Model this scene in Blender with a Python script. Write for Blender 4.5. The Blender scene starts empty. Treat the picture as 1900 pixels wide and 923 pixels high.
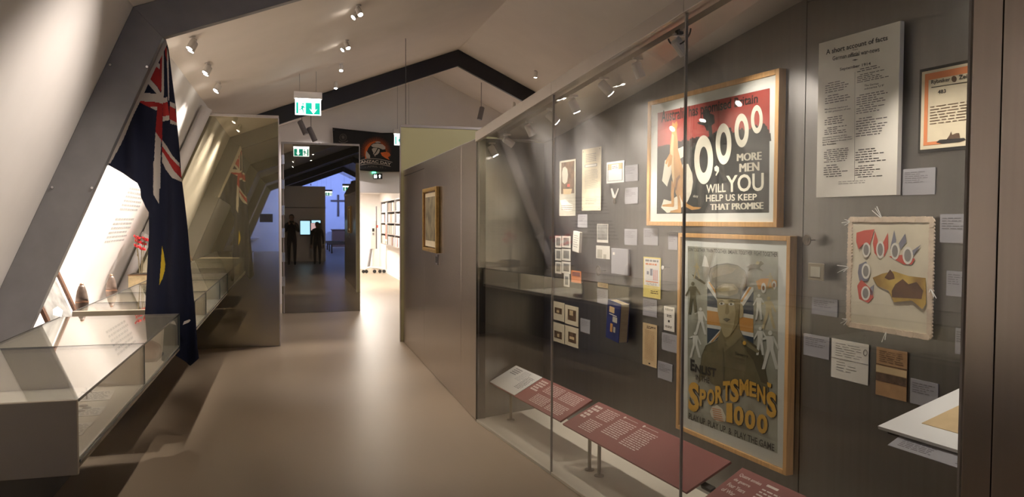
import bpy, bmesh, math, random
import numpy as np
from mathutils import Vector, Matrix

random.seed(7)
S = bpy.context.scene
COL = S.collection

# ---------------------------------------------------------------- camera
FPX, CAMH = 1420.0, 1.55
YAW = math.atan((950 - 540) / FPX)
PITCH = -math.radians(2.1)
ROLL = math.radians(0.25)
fw = np.array([math.sin(YAW) * math.cos(PITCH), math.cos(YAW) * math.cos(PITCH), math.sin(PITCH)])
rt0 = np.array([math.cos(YAW), -math.sin(YAW), 0.0])
up0 = np.cross(rt0, fw)
rt = math.cos(ROLL) * rt0 + math.sin(ROLL) * up0
up = math.cos(ROLL) * up0 - math.sin(ROLL) * rt0
CP = np.array([0.0, 0.0, CAMH])
cam = bpy.data.cameras.new('camera')
cam.sensor_width = 36.0
cam.sensor_fit = 'HORIZONTAL'
cam.lens = 36.0 * FPX / 1900.0
cam.clip_start = 0.05
cam.clip_end = 200
cam_o = bpy.data.objects.new('camera', cam)
COL.objects.link(cam_o)
cam_o.matrix_world = Matrix(((rt[0], up[0], -fw[0], CP[0]), (rt[1], up[1], -fw[1], CP[1]),
                             (rt[2], up[2], -fw[2], CP[2]), (0, 0, 0, 1)))
S.camera = cam_o

# ---------------------------------------------------------------- world, exposure
W = bpy.data.worlds.new('world')
S.world = W
W.use_nodes = True
W.node_tree.nodes['Background'].inputs[0].default_value = (0.9, 0.85, 0.8, 1)
W.node_tree.nodes['Background'].inputs[1].default_value = 0.02
S.view_settings.view_transform = 'Standard'
S.view_settings.look = 'None'
S.view_settings.gamma = 1.0
S.view_settings.use_curve_mapping = False
S.view_settings.exposure = 1.1
S.cycles.transparent_max_bounces = 24
S.cycles.max_bounces = 10
S.cycles.sample_clamp_indirect = 4.0

WARM = (1.0, 0.895, 0.80)
NEUT = (1.0, 0.92, 0.90)


def add_light(kind, name, loc, target, power, color=WARM, size=60, blend=0.6, radius=0.03, parent=None, sx=1, sy=1):
    L = bpy.data.lights.new(name, kind)
    L.energy = power
    L.color = color
    if kind == 'SPOT':
        L.spot_size = math.radians(size)
        L.spot_blend = blend
        L.shadow_soft_size = radius
    elif kind == 'AREA':
        L.shape = 'RECTANGLE'
        L.size = sx
        L.size_y = sy
    else:
        L.shadow_soft_size = radius
    o = bpy.data.objects.new(name, L)
    COL.objects.link(o)
    o.location = loc
    dv = Vector(target) - Vector(loc)
    o.rotation_euler = dv.to_track_quat('-Z', 'Y').to_euler()
    if parent:
        bpy.context.view_layer.update()
        o.parent = parent
        o.matrix_parent_inverse = parent.matrix_world.inverted()
    return o


# ---------------------------------------------------------------- measuring helpers (photo pixel -> point in the room)
def ray(x, y):
    return fw + rt * (x - 950) / FPX + up * (461.5 - y) / FPX


def onp(x, y, p0, n):
    d = ray(x, y)
    n = np.array(n, float)
    return CP + d * (np.dot(np.array(p0, float) - CP, n) / np.dot(d, n))


def pX(x, y, v): return onp(x, y, (v, 0, 0), (1, 0, 0))
def pY(x, y, v): return onp(x, y, (0, v, 0), (0, 1, 0))
def pZ(x, y, v): return onp(x, y, (0, 0, v), (0, 0, 1))


# display case frame of reference: along the glass (towards the camera), depth into the case
G0 = np.array([1.358, 5.685, 0.0])
GD = np.array([0.113, -0.99359, 0.0])
GN = np.array([0.99359, 0.113, 0.0])
DB = 0.65          # back wall depth


def gp(s, dist, z):
    return tuple(G0 + GD * s + GN * dist + np.array([0, 0, z]))


def pG(x, y, dist):
    return onp(x, y, G0 + GN * dist, GN)


def rail_z(s):      # underside of the sloping top rail
    return 2.145 + 0.118 * s


def back_z(s):      # top of the back wall
    return 2.145 + 0.145 * s + 0.06


# ---------------------------------------------------------------- materials
MATS = {}


def mat(name, color, rough=0.6, metal=0.0, noise=0.0, scale=8.0, stretch=None, bump=0.0, emit=0.0, spec=None, sheen=0.0, col2=None, coord='Object'):
    if name in MATS:
        return MATS[name]
    m = bpy.data.materials.new(name)
    m.use_nodes = True
    nt = m.node_tree
    b = nt.nodes['Principled BSDF']
    c = (*color, 1)
    b.inputs['Base Color'].default_value = c
    b.inputs['Roughness'].default_value = rough
    b.inputs['Metallic'].default_value = metal
    if spec is not None:
        b.inputs['Specular IOR Level'].default_value = spec
    if emit:
        b.inputs['Emission Color'].default_value = c
        b.inputs['Emission Strength'].default_value = emit
    if noise or bump or col2:
        tc = nt.nodes.new('ShaderNodeTexCoord')
        mp = nt.nodes.new('ShaderNodeMapping')
        if stretch:
            mp.inputs['Scale'].default_value = stretch
        nz = nt.nodes.new('ShaderNodeTexNoise')
        nz.inputs['Scale'].default_value = scale
        nz.inputs['Detail'].default_value = 5
        nt.links.new(tc.outputs[coord], mp.inputs[0])
        nt.links.new(mp.outputs[0], nz.inputs['Vector'])
        if noise or col2:
            rp = nt.nodes.new('ShaderNodeValToRGB')
            rp.color_ramp.elements[0].position = 0.3
            rp.color_ramp.elements[1].position = 0.7
            lo = tuple(max(0, v * (1 - noise)) for v in color)
            hi = col2 if col2 else tuple(min(1, v * (1 + noise)) for v in color)
            rp.color_ramp.elements[0].color = (*lo, 1)
            rp.color_ramp.elements[1].color = (*hi, 1)
            nt.links.new(nz.outputs['Fac'], rp.inputs[0])
            nt.links.new(rp.outputs[0], b.inputs['Base Color'])
        if bump:
            bp = nt.nodes.new('ShaderNodeBump')
            bp.inputs['Strength'].default_value = bump
            bp.inputs['Distance'].default_value = 0.01
            nt.links.new(nz.outputs['Fac'], bp.inputs['Height'])
            nt.links.new(bp.outputs[0], b.inputs['Normal'])
    MATS[name] = m
    return m


def glass_mat(name, tint=(0.97, 0.98, 0.97), r0=0.045, rough=0.0, diffuse=None, dfac=0.0, refl=(1, 1, 1), rbase=None):
    """thin pane: Schlick reflection over straight transmission (or over a dark body for mirror glass)"""
    m = bpy.data.materials.new(name)
    m.use_nodes = True
    nt = m.node_tree
    nt.nodes.clear()
    out = nt.nodes.new('ShaderNodeOutputMaterial')
    lw = nt.nodes.new('ShaderNodeLayerWeight')
    lw.inputs[0].default_value = 0.5
    pw = nt.nodes.new('ShaderNodeMath'); pw.operation = 'POWER'; pw.inputs[1].default_value = 5
    ml = nt.nodes.new('ShaderNodeMath'); ml.operation = 'MULTIPLY_ADD'
    ml.inputs[1].default_value = 1 - r0
    ml.inputs[2].default_value = r0
    nt.links.new(lw.outputs['Facing'], pw.inputs[0])
    nt.links.new(pw.outputs[0], ml.inputs[0])
    gl = nt.nodes.new('ShaderNodeBsdfGlossy')
    gl.inputs['Color'].default_value = (*refl, 1)
    gl.inputs['Roughness'].default_value = rough
    mx = nt.nodes.new('ShaderNodeMixShader')
    nt.links.new(ml.outputs[0], mx.inputs[0])
    if diffuse:
        body = nt.nodes.new('ShaderNodeBsdfDiffuse')
        body.inputs[0].default_value = (*diffuse, 1)
    else:
        body = nt.nodes.new('ShaderNodeBsdfTransparent')
        body.inputs[0].default_value = (*tint, 1)
    nt.links.new(body.outputs[0], mx.inputs[1])
    nt.links.new(gl.outputs[0], mx.inputs[2])
    nt.links.new(mx.outputs[0], out.inputs[0])
    MATS[name] = m
    return m


glass_mat('clear_glass')
glass_mat('picture_glass', r0=0.03)
glass_mat('table_glass', r0=0.085)
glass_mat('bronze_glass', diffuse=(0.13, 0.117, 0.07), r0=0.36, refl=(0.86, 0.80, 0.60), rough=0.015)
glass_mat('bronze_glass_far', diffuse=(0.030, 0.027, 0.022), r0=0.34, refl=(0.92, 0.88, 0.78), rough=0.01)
glass_mat('bronze_glass_lit', diffuse=(0.48, 0.45, 0.26), r0=0.06, refl=(0.86, 0.80, 0.60), rough=0.05)  # same bronze glass, its lit look put into a paler body colour

mat('white_paint', (0.74, 0.70, 0.67), 0.75, noise=0.03, scale=3)
mat('ceiling_paint', (0.70, 0.63, 0.57), 0.8, noise=0.03, scale=2)
mat('grey_beam', (0.21, 0.20, 0.198), 0.42, noise=0.08, scale=6)
mat('black_beam', (0.012, 0.0105, 0.009), 0.35)
mat('floor_resin', (0.27, 0.21, 0.145), 0.38, noise=0.07, scale=1.2, stretch=(1, 0.25, 1))
mat('brushed_steel', (0.58, 0.515, 0.465), 0.26, metal=1.0, noise=0.035, scale=3, stretch=(14, 14, 0.35))
mat('case_steel', (0.29, 0.28, 0.275), 0.36, metal=1.0, noise=0.05, scale=3, stretch=(10, 10, 0.3))
mat('rail_steel', (0.50, 0.45, 0.40), 0.4, metal=0.6)
mat('joint_dark', (0.012, 0.010, 0.009), 0.6)
mat('dark_metal', (0.03, 0.028, 0.026), 0.45)
mat('silicone', (0.33, 0.30, 0.27), 0.4)
mat('glass_edge', (0.075, 0.085, 0.075), 0.25)
mat('chrome', (0.75, 0.75, 0.74), 0.2, metal=1)
mat('white_plastic', (0.72, 0.68, 0.64), 0.45)
mat('black_plastic', (0.015, 0.015, 0.015), 0.4)
mat('grey_plastic', (0.20, 0.185, 0.19), 0.5)
mat('case_cream', (0.66, 0.60, 0.49), 0.6, noise=0.03, scale=4)
mat('case_grey', (0.33, 0.28, 0.205), 0.5, metal=0.0, noise=0.05, scale=5)
mat('lamp_glow', (1.0, 0.93, 0.82), 0.4, emit=26)
mat('oak', (0.66, 0.39, 0.165), 0.42, noise=0.12, scale=6, stretch=(12, 1.2, 12))
mat('oak_upright', (0.66, 0.39, 0.165), 0.42, noise=0.12, scale=6, stretch=(12, 1.2, 12))
mat('mount_board', (0.80, 0.79, 0.77), 0.8)
mat('paper_white', (0.78, 0.74, 0.66), 0.8, noise=0.04, scale=14)
mat('paper_cream', (0.70, 0.61, 0.44), 0.8, noise=0.06, scale=14)
mat('paper_buff', (0.62, 0.46, 0.26), 0.8, noise=0.08, scale=14)
mat('paper_tan', (0.44, 0.26, 0.13), 0.8, noise=0.14, scale=18)
mat('paper_yellow', (0.80, 0.66, 0.20), 0.8, noise=0.05, scale=12)
mat('paper_grey', (0.50, 0.47, 0.38), 0.8, noise=0.10, scale=16)
mat('label_grey', (0.36, 0.35, 0.37), 0.6)
mat('label_text', (0.20, 0.19, 0.20), 0.7)
mat('ink', (0.035, 0.030, 0.027), 0.8)
mat('ink_grey', (0.28, 0.26, 0.24), 0.8)
mat('ink_brown', (0.13, 0.08, 0.05), 0.8, noise=0.3, scale=40)
mat('ink_orange', (0.72, 0.25, 0.10), 0.8)
mat('poster_dark', (0.017, 0.015, 0.015), 0.8)
mat('poster_red', (0.40, 0.062, 0.052), 0.8, noise=0.15, scale=6)
mat('poster_cream', (0.80, 0.73, 0.62), 0.8)
mat('kangaroo_tan', (0.58, 0.28, 0.075), 0.8, noise=0.25, scale=9)
mat('kangaroo_pale', (0.72, 0.50, 0.25), 0.8)
mat('kangaroo_shade', (0.24, 0.10, 0.03), 0.8)
mat('poster_olive', (0.37, 0.35, 0.27), 0.8, noise=0.35, scale=4, col2=(0.56, 0.55, 0.48))
mat('olive_dark', (0.12, 0.10, 0.055), 0.8, noise=0.2, scale=12)
mat('olive_mid', (0.19, 0.155, 0.08), 0.8, noise=0.2, scale=10)
mat('olive_light', (0.27, 0.22, 0.12), 0.8, noise=0.15, scale=12)
mat('skin_sepia', (0.44, 0.355, 0.20), 0.8, noise=0.1, scale=10)
mat('skin_shade', (0.28, 0.215, 0.10), 0.8)
mat('poster_navy', (0.045, 0.065, 0.10), 0.8)
mat('poster_white', (0.72, 0.70, 0.66), 0.8)
mat('poster_orange', (0.62, 0.30, 0.075), 0.8)
mat('poster_gold', (0.80, 0.45, 0.06), 0.8)
mat('flag_navy', (0.006, 0.009, 0.030), 0.85)
mat('flag_red', (0.42, 0.022, 0.02), 0.85)
mat('flag_white', (0.60, 0.54, 0.47), 0.85)
mat('flag_yellow', (0.75, 0.52, 0.03), 0.85)
mat('banner_black', (0.010, 0.009, 0.009), 0.8)
mat('banner_orange', (0.62, 0.12, 0.02), 0.8)
mat('banner_grey', (0.42, 0.35, 0.30), 0.8)
mat('banner_dim', (0.10, 0.085, 0.075), 0.8)
mat('panel_maroon', (0.26, 0.080, 0.070), 0.5, noise=0.04, scale=3)
mat('panel_white', (0.70, 0.68, 0.64), 0.55)
mat('text_pale', (0.72, 0.62, 0.56), 0.7)
mat('poppy_red', (0.62, 0.030, 0.035), 0.6, noise=0.25, scale=30)
mat('poppy_dark', (0.02, 0.015, 0.015), 0.7)
mat('stem', (0.30, 0.24, 0.14), 0.6)
mat('wicker', (0.55, 0.43, 0.24), 0.6, noise=0.2, scale=20)
mat('soil', (0.04, 0.03, 0.02), 0.9)
mat('shell_bronze', (0.17, 0.125, 0.10), 0.38, metal=0.45, noise=0.2, scale=20)
mat('copper', (0.40, 0.24, 0.16), 0.35, metal=0.7)
mat('dark_wood', (0.13, 0.062, 0.035), 0.45, noise=0.25, scale=6, stretch=(10, 10, 1))
mat('photo_grey', (0.28, 0.27, 0.25), 0.6, noise=0.45, scale=9)
mat('photo_sepia', (0.14, 0.085, 0.05), 0.6, noise=0.6, scale=18)
mat('gilt', (0.40, 0.25, 0.075), 0.38, metal=0.5, noise=0.2, scale=30)
mat('gilt_dark', (0.20, 0.10, 0.035), 0.4)
mat('painting', (0.11, 0.085, 0.05), 0.6, noise=0.55, scale=7, col2=(0.30, 0.25, 0.15))
mat('silk', (0.70, 0.63, 0.48), 0.55, noise=0.07, scale=10, bump=0.1)
mat('silk_lace', (0.68, 0.55, 0.42), 0.8, noise=0.12, scale=30)
mat('silk_burn', (0.50, 0.25, 0.04), 0.7, noise=0.5, scale=8, col2=(0.78, 0.55, 0.12))
mat('silk_brown', (0.14, 0.06, 0.02), 0.8, noise=0.4, scale=12)
mat('silk_red', (0.62, 0.10, 0.07), 0.7)
mat('silk_blue', (0.22, 0.22, 0.27), 0.7)
mat('book_blue', (0.012, 0.022, 0.13), 0.5, noise=0.3, scale=12)
mat('book_pages', (0.42, 0.34, 0.22), 0.8, noise=0.15, scale=20, stretch=(1, 20, 1))
mat('bronze_medal', (0.17, 0.145, 0.12), 0.45, metal=0.5, noise=0.3, scale=40)
mat('ribbon_white', (0.80, 0.78, 0.74), 0.7)
mat('exit_green', (0.0, 0.17, 0.115), 0.5, emit=1.6)
mat('exit_white', (0.85, 0.95, 0.92), 0.5, emit=1.7)
mat('exit_tube', (0.95, 1.0, 0.98), 0.5, emit=4.0)
mat('sign_green', (0.1, 0.8, 0.4), 0.5, emit=2.5)
mat('screen_blue', (0.35, 0.62, 0.85), 0.5, emit=2.2)
mat('screen_pink', (0.75, 0.50, 0.55), 0.5, emit=1.2)
mat('screen_dark', (0.01, 0.01, 0.014), 0.2)
mat('wood_cross', (0.10, 0.055, 0.03), 0.6)
mat('cloth_dark', (0.020, 0.020, 0.024), 0.85)
mat('cloth_jean', (0.030, 0.036, 0.055), 0.85)
mat('skin', (0.50, 0.31, 0.22), 0.55)
mat('hair_dark', (0.03, 0.02, 0.014), 0.6)
mat('wall_text_grey', (0.40, 0.38, 0.37), 0.8)
mat('shelf_grey', (0.30, 0.27, 0.26), 0.4, metal=0.4)


# ---------------------------------------------------------------- mesh helpers
class MB:
    def __init__(self):
        self.v = []
        self.f = []
        self.mi = []

    def add(self, vs, fs, mi=0):
        n = len(self.v)
        self.v += [tuple(float(c) for c in q) for q in vs]
        for f in fs:
            self.f.append([n + i for i in f])
            self.mi.append(mi)
        return self

    def box(self, x0, x1, y0, y1, z0, z1, mi=0):
        vs = [(x, y, z) for z in (z0, z1) for y in (y0, y1) for x in (x0, x1)]
        return self.add(vs, [(0, 2, 3, 1), (4, 5, 7, 6), (0, 1, 5, 4), (2, 6, 7, 3), (0, 4, 6, 2), (1, 3, 7, 5)], mi)

    def prism(self, pts, vec, mi=0):
        """polygon of 3D points swept along vec"""
        n = len(pts)
        vec = np.array(vec, float)
        a = [tuple(p) for p in pts]
        b = [tuple(np.array(p, float) + vec) for p in pts]
        fs = [list(range(n))[::-1], list(range(n, 2 * n))]
        for i in range(n):
            j = (i + 1) % n
            fs.append((i, j, n + j, n + i))
        return self.add(a + b, fs, mi)

    def flat(self, pts2, z0, z1, mi=0):
        """2D polygon in local xy with thickness z0..z1"""
        return self.prism([(x, y, z0) for x, y in pts2], (0, 0, z1 - z0), mi)

    def tube(self, path, r, n=8, mi=0, caps=True):
        path = [Vector(p) for p in path]
        rs = r if isinstance(r, (list, tuple)) else [r] * len(path)
        rings = []
        ref = None
        for i, p in enumerate(path):
            t = (path[min(i + 1, len(path) - 1)] - path[max(i - 1, 0)]).normalized()
            if ref is None:
                ref = Vector((0, 0, 1)) if abs(t.z) < 0.9 else Vector((1, 0, 0))
            a = t.cross(ref).normalized()
            b = t.cross(a).normalized()
            ref = -b if False else ref
            rings.append([p + (a * math.cos(2 * math.pi * k / n) + b * math.sin(2 * math.pi * k / n)) * rs[i] for k in range(n)])
        vs = [q for rg in rings for q in rg]
        fs = []
        for i in range(len(path) - 1):
            for k in range(n):
                k2 = (k + 1) % n
                fs.append((i * n + k, i * n + k2, (i + 1) * n + k2, (i + 1) * n + k))
        if caps:
            fs.append(list(range(n))[::-1])
            fs.append([(len(path) - 1) * n + k for k in range(n)])
        return self.add(vs, fs, mi)

    def lathe(self, prof, c=(0, 0, 0), n=20, mi=0):
        vs = []
        for r, z in prof:
            for k in range(n):
                a = 2 * math.pi * k / n
                vs.append((c[0] + r * math.cos(a), c[1] + r * math.sin(a), c[2] + z))
        fs = []
        for i in range(len(prof) - 1):
            for k in range(n):
                k2 = (k + 1) % n
                fs.append((i * n + k, i * n + k2, (i + 1) * n + k2, (i + 1) * n + k))
        fs.append(list(range(n))[::-1])
        fs.append([(len(prof) - 1) * n + k for k in range(n)])
        return self.add(vs, fs, mi)

    def build(self, name, m, parent=None, smooth=False, bevel=0.0):
        me = bpy.data.meshes.new(name)
        me.from_pydata(self.v, [], self.f)
        ms = m if isinstance(m, (list, tuple)) else [m]
        for q in ms:
            me.materials.append(MATS[q])
        if len(ms) > 1:
            me.polygons.foreach_set('material_index', self.mi)
        bm = bmesh.new()
        bm.from_mesh(me)
        bmesh.ops.recalc_face_normals(bm, faces=bm.faces)
        bm.to_mesh(me)
        bm.free()
        if smooth:
            me.polygons.foreach_set('use_smooth', [True] * len(me.polygons))
        o = bpy.data.objects.new(name, me)
        COL.objects.link(o)
        if parent:
            o.parent = parent
        if bevel:
            b = o.modifiers.new('bevel', 'BEVEL')
            b.width = bevel
            b.segments = 2
            b.limit_method = 'ANGLE'
        return o


def tag(o, label, cat, group=None, kind=None):
    o['label'] = label
    if cat:
        o['category'] = cat
    if group:
        o['group'] = group
    if kind:
        o['kind'] = kind
    return o


def struct(o, label=None):
    o['kind'] = 'structure'
    if label:
        o['label'] = label
        o['category'] = o.name.split('_')[0].split('.')[0]
    return o


def thing(name, label, cat, loc=(0, 0, 0), group=None, matrix=None):
    o = bpy.data.objects.new(name, None)
    o.empty_display_size = 0.05
    COL.objects.link(o)
    if matrix is not None:
        o.matrix_world = matrix
    else:
        o.location = loc
    return tag(o, label, cat, group)


def text_mesh(s, bold=0.0, shear=0.0, spacing=1.0):
    cu = bpy.data.curves.new('lettering', 'FONT')
    cu.body = s
    cu.offset = bold
    cu.shear = shear
    cu.space_character = spacing
    cu.resolution_u = 3
    ob = bpy.data.objects.new('lettering', cu)
    COL.objects.link(ob)
    me = bpy.data.meshes.new_from_object(ob)
    COL.objects.unlink(ob)
    bpy.data.objects.remove(ob)
    bpy.data.curves.remove(cu)
    return me


def lettering(parent, s, fn, m, z, bold=0.0, shear=0.0, spacing=1.0, name='lettering'):
    """text whose unit box is carried to the parent's local plane by fn(u, v) -> (x, y)"""
    me = text_mesh(s, bold, shear, spacing)
    n = len(me.vertices)
    co = np.zeros(n * 3)
    me.vertices.foreach_get('co', co)
    co = co.reshape(-1, 3)
    lo = co.min(0)
    hi = co.max(0)
    sp = np.maximum(hi - lo, 1e-6)
    for i in range(n):
        u, v = (co[i, 0] - lo[0]) / sp[0], (co[i, 1] - lo[1]) / sp[1]
        x, y = fn(u, v)
        co[i] = (x, y, z)
    me.vertices.foreach_set('co', co.ravel())
    me.materials.clear()
    me.materials.append(MATS[m])
    o = bpy.data.objects.new(name, me)
    COL.objects.link(o)
    o.parent = parent
    return o


def boxfn(x0, y0, x1, y1):
    return lambda u, v: (x0 + (x1 - x0) * u, y0 + (y1 - y0) * v)


def quadfn(it, q):
    """q: TL,TR,BR,BL as local points"""
    tl, tr, br, bl = [np.array(p, float) for p in q]
    return lambda u, v: tuple((bl * (1 - u) + br * u) * (1 - v) + (tl * (1 - u) + tr * u) * v)


def bars(mb, x0, y0, x1, y1, n, z0, z1, word=0.03, fill=0.55, ragged=0.25, mi=0, indent=0.0):
    """n lines of tiny word strokes, top to bottom"""
    h = (y1 - y0) / n
    for i in range(n):
        y = y1 - (i + 0.5) * h
        xe = x1 - (x1 - x0) * (random.random() * ragged if i % 4 == 3 or ragged > 0.4 else random.random() * 0.04)
        x = x0 + (indent if i % 5 == 0 else 0)
        while x < xe - word * 0.3:
            w = min(word * (0.5 + random.random()), xe - x)
            mb.flat([(x, y - h * fill / 2), (x + w, y - h * fill / 2), (x + w, y + h * fill / 2), (x, y + h * fill / 2)], z0, z1, mi)
            x += w + word * 0.25
    return mb


# ---------------------------------------------------------------- the room
CZ = lambda x: 2.94 + 0.38 * (x + 0.984)      # left ceiling slope
RX, RZ = 2.607, 4.304                         # ridge
WX = lambda z: -0.984 - 0.432 * (2.94 - z)    # raking left wall
YN, YF = -19.5, 14.6
LEDGE = 0.68
P1, P2 = 5.55, 12.2                           # portal frames

struct(MB().box(-3.2, 7.2, YN - 0.2, 26, -0.12, 0).build('floor', 'floor_resin'), 'smooth beige resin floor running the length of the gallery')
c = MB().prism([(-0.984, YN, 2.94), (RX, YN, RZ), (RX, YN, RZ + 0.1), (-1.1, YN, 3.04)], (0, YF - YN + 0.2, 0)).build('ceiling', 'ceiling_paint')
struct(c, 'pale left slope of the pitched ceiling above the flag')
c = MB().prism([(RX, YN, RZ), (7.0, YN, RZ - 0.47 * 4.393), (7.0, YN, RZ - 0.47 * 4.393 + 0.1), (RX, YN, RZ + 0.1)], (0, YF - YN + 0.2, 0)).build('ceiling', 'ceiling_paint')
struct(c, 'pale right slope of the pitched ceiling behind the case rail')
w = MB().prism([(WX(LEDGE), YN, LEDGE), (WX(2.94), YN, 2.94), (WX(2.94) - 0.12, YN, 2.98), (WX(LEDGE) - 0.12, YN, LEDGE)], (0, YF - YN, 0)).build('wall_left', 'white_paint')
struct(w, 'white raking wall behind the flag and low display cases')
WALL_LEFT = w
struct(MB().box(WX(LEDGE) - 0.14, WX(LEDGE), YN, YF, 0, LEDGE - 0.001).build('wall_left_lower', 'white_paint'), 'low upright wall hidden below the ledge behind the cases')
struct(MB().box(6.9, 7.02, YN, YF, 0, 2.4).build('wall_right', 'white_paint'), 'white outer wall behind the steel display case')
struct(MB().box(WX(LEDGE), -1.475, YN + .02, 9.70, LEDGE - 0.05, LEDGE - 0.002).build('trim_1', 'white_paint'), 'white ledge along the raking wall behind the glass cases')
# end wall with the doorway
ex0, ex1, ez = 0.95, 2.9, 2.06
m = MB()
m.prism([(-2.0, YF, 0), (ex0, YF, 0), (ex0, YF, ez), (ex1, YF, ez), (ex1, YF, 0), (7, YF, 0), (7, YF, 2.2), (RX, YF, RZ + 0.05), (-0.984, YF, 2.96), (-2.0, YF, 1.2)], (0, 0.15, 0))
struct(m.build('wall_end', 'white_paint'), 'white gable wall with the doorway beneath the black banner')
m = MB().prism([(-2.0, YN, 0), (7, YN, 0), (7, YN, 2.2), (RX, YN, RZ + 0.05), (-0.984, YN, 2.96), (-2.0, YN, 1.2)], (0, -0.15, 0))
struct(m.build('wall_front', 'white_paint'), 'blue-lit gable wall behind the photographer, seen mirrored in the glass')

# side room through the doorway
struct(MB().box(2.68, 2.78, YF + 0.16, 24.6, 0, 2.5).build('wall_side_room', 'white_paint'), 'white side-room wall carrying the bookshelf')
struct(MB().box(-0.2, 2.9, 24.4, 24.5, 0, 2.5).build('wall_back', 'white_paint'), 'white far wall of the side room behind the wheeled stand')
struct(MB().box(-0.3, -0.2, YF + 0.16, 24.5, 0, 2.5).build('wall_side_room_left', 'white_paint'), 'hidden left wall of the side room')
struct(MB().box(-0.3, 2.9, YF + 0.16, 24.6, 2.36, 2.5).build('ceiling_side_room', 'white_paint'), 'low white ceiling of the side room past the doorway')
struct(MB().box(2.665, 2.68, YF + 0.17, 24.39, 0, 0.09).build('baseboard_side_room', 'white_paint'), 'white skirting below the bookshelf in the side room')


def portal(y, label, dark='grey_beam', rafter='black_beam'):
    t = thing('portal_frame', label, 'beam', (-1.6, y, LEDGE), 'portal frames along the gallery')
    o = np.array([-1.6, y, LEDGE])
    d = 0.07
    # raking leg
    lx = lambda z: -0.807 - 0.421 * (2.75 - z)

    def part(name, pts, m, bevel=0.004):
        mb = MB().prism([np.array((x, y, z)) - o for x, z in pts], (0, d, 0))
        return mb.build(name, m, t, bevel=bevel)
    part('leg', [(WX(LEDGE), LEDGE), (lx(LEDGE), LEDGE), (-0.807, 2.75), (-0.984, 2.94), ], dark)
    rb = lambda x: 2.75 + 0.378 * (x + 0.807)
    part('rafter', [(-0.807, 2.75), (RX, rb(RX)), (RX, RZ - 0.002), (-0.984, 2.938)], rafter)
    rr = lambda x: RZ - 0.47 * (x - RX)
    part('rafter', [(RX, rb(RX)), (6.9, rr(6.9) - 0.26), (6.9, rr(6.9) - 0.002), (RX, RZ - 0.002)], rafter)
    # fixing bolts on the leg edges
    for z in (2.55, 1.75):
        for e in (0, 1):
            x = (lx(z) - 0.012) if e else (WX(z) + 0.03)
            mb = MB().tube([(x - o[0], -0.014, z - o[2]), (x - o[0], 0.004, z - o[2])], 0.008, 10)
            mb.build('bolt', 'chrome', t)
    return t


portal(P1, 'grey raking steel frame the flag hangs from', rafter='grey_beam')
portal(P2, 'black gable frame crossing the ceiling beyond the exit sign')
portal(-1.1, 'dark ceiling frame just behind the photographer, mirrored in the glass')
portal(-7.75, 'second dark ceiling frame behind the photographer, mirrored in the glass')
portal(-14.4, 'farthest dark ceiling frame before the blue-lit wall, mirrored in the glass')

# white raking post beside the first glass partition
t = thing('raking_post', 'white raking post with a collar beside the potted poppies', 'post', (WX(LEDGE) + .07, 9.62, LEDGE))
o0 = Vector((WX(LEDGE) + .07, 9.62, LEDGE))
pa = [Vector((WX(z) + 0.085, 9.62, z)) - o0 for z in (LEDGE, 1.35)]
pb = [Vector((WX(z) + 0.085, 9.62, z)) - o0 for z in (1.35, 2.85)]
MB().tube(pa, 0.055, 16).build('shaft', 'white_paint', t, smooth=True)
MB().tube(pb, 0.065, 16).build('sleeve', 'white_paint', t, smooth=True)
MB().tube([pb[0] + Vector((-.01, 0, -.02)), pb[0] + Vector((.01, 0, .02))], 0.075, 16).build('collar', 'white_paint', t)

# lettering on the raking wall (unreadable from here)
wn = Vector((1, 0, -0.432)).normalized()
wu = Vector((0.432, 0, 1)).normalized()
mw = Matrix(((0, wu.x, wn.x, WX(1.2)), (1, wu.y, wn.y, 7.4), (0, wu.z, wn.z, 1.2), (0, 0, 0, 1)))
t = thing('wall_text', 'grey printed paragraphs on the raking wall behind the flag', 'lettering', matrix=mw)
mb = MB()
bars(mb, 0.55, 0.46, 1.45, 0.72, 6, 0.0005, 0.0012, 0.09, 0.45, 0.1)
mb.build('paragraph', 'wall_text_grey', t)
mb = MB()
bars(mb, 0.55, 0.12, 1.45, 0.40, 6, 0.0005, 0.0012, 0.09, 0.45, 0.3)
mb.build('paragraph', 'wall_text_grey', t)

# ---------------------------------------------------------------- bronze glass partitions
def partition(label, x0, x1, y, h, m, raking=False, clips=False, rails='rail_steel'):
    t = thing('glass_partition', label, 'partition', (x1, y, 0))
    o = np.array([x1, y, 0])
    if raking:
        pts = [(WX(LEDGE) + .01, LEDGE), (WX(LEDGE) + .01, 0.002), (x1, 0.002), (x1, h), (WX(h) + 0.002, h)]
        tx0 = WX(h) + .002
    else:
        pts = [(x0, 0.002), (x1, 0.002), (x1, h), (x0, h)]
        tx0 = x0
    MB().prism([np.array((x, y, z)) - o for x, z in pts], (0, 0.03, 0)).build('pane', m, t)
    MB().box(tx0 - o[0], 0.006, -0.012, 0.042, h, h + 0.035).build('top_rail', rails, t, bevel=0.004)
    MB().box(-0.002, 0.010, -0.006, 0.036, 0.002, h).build('edge_trim', rails, t)
    if clips:
        px = x0 - o[0] + 0.02
        MB().box(px, px + 0.022, -0.03, -0.004, 0.002, h).build('post', 'rail_steel', t)
        for z in (0.45, 0.85, 1.25, 1.62, 2.05, 2.45):
            MB().box(px - 0.012, px + 0.03, -0.05, -0.03, z, z + 0.16).build('clip', 'chrome', t, bevel=0.004)
    return t


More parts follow.
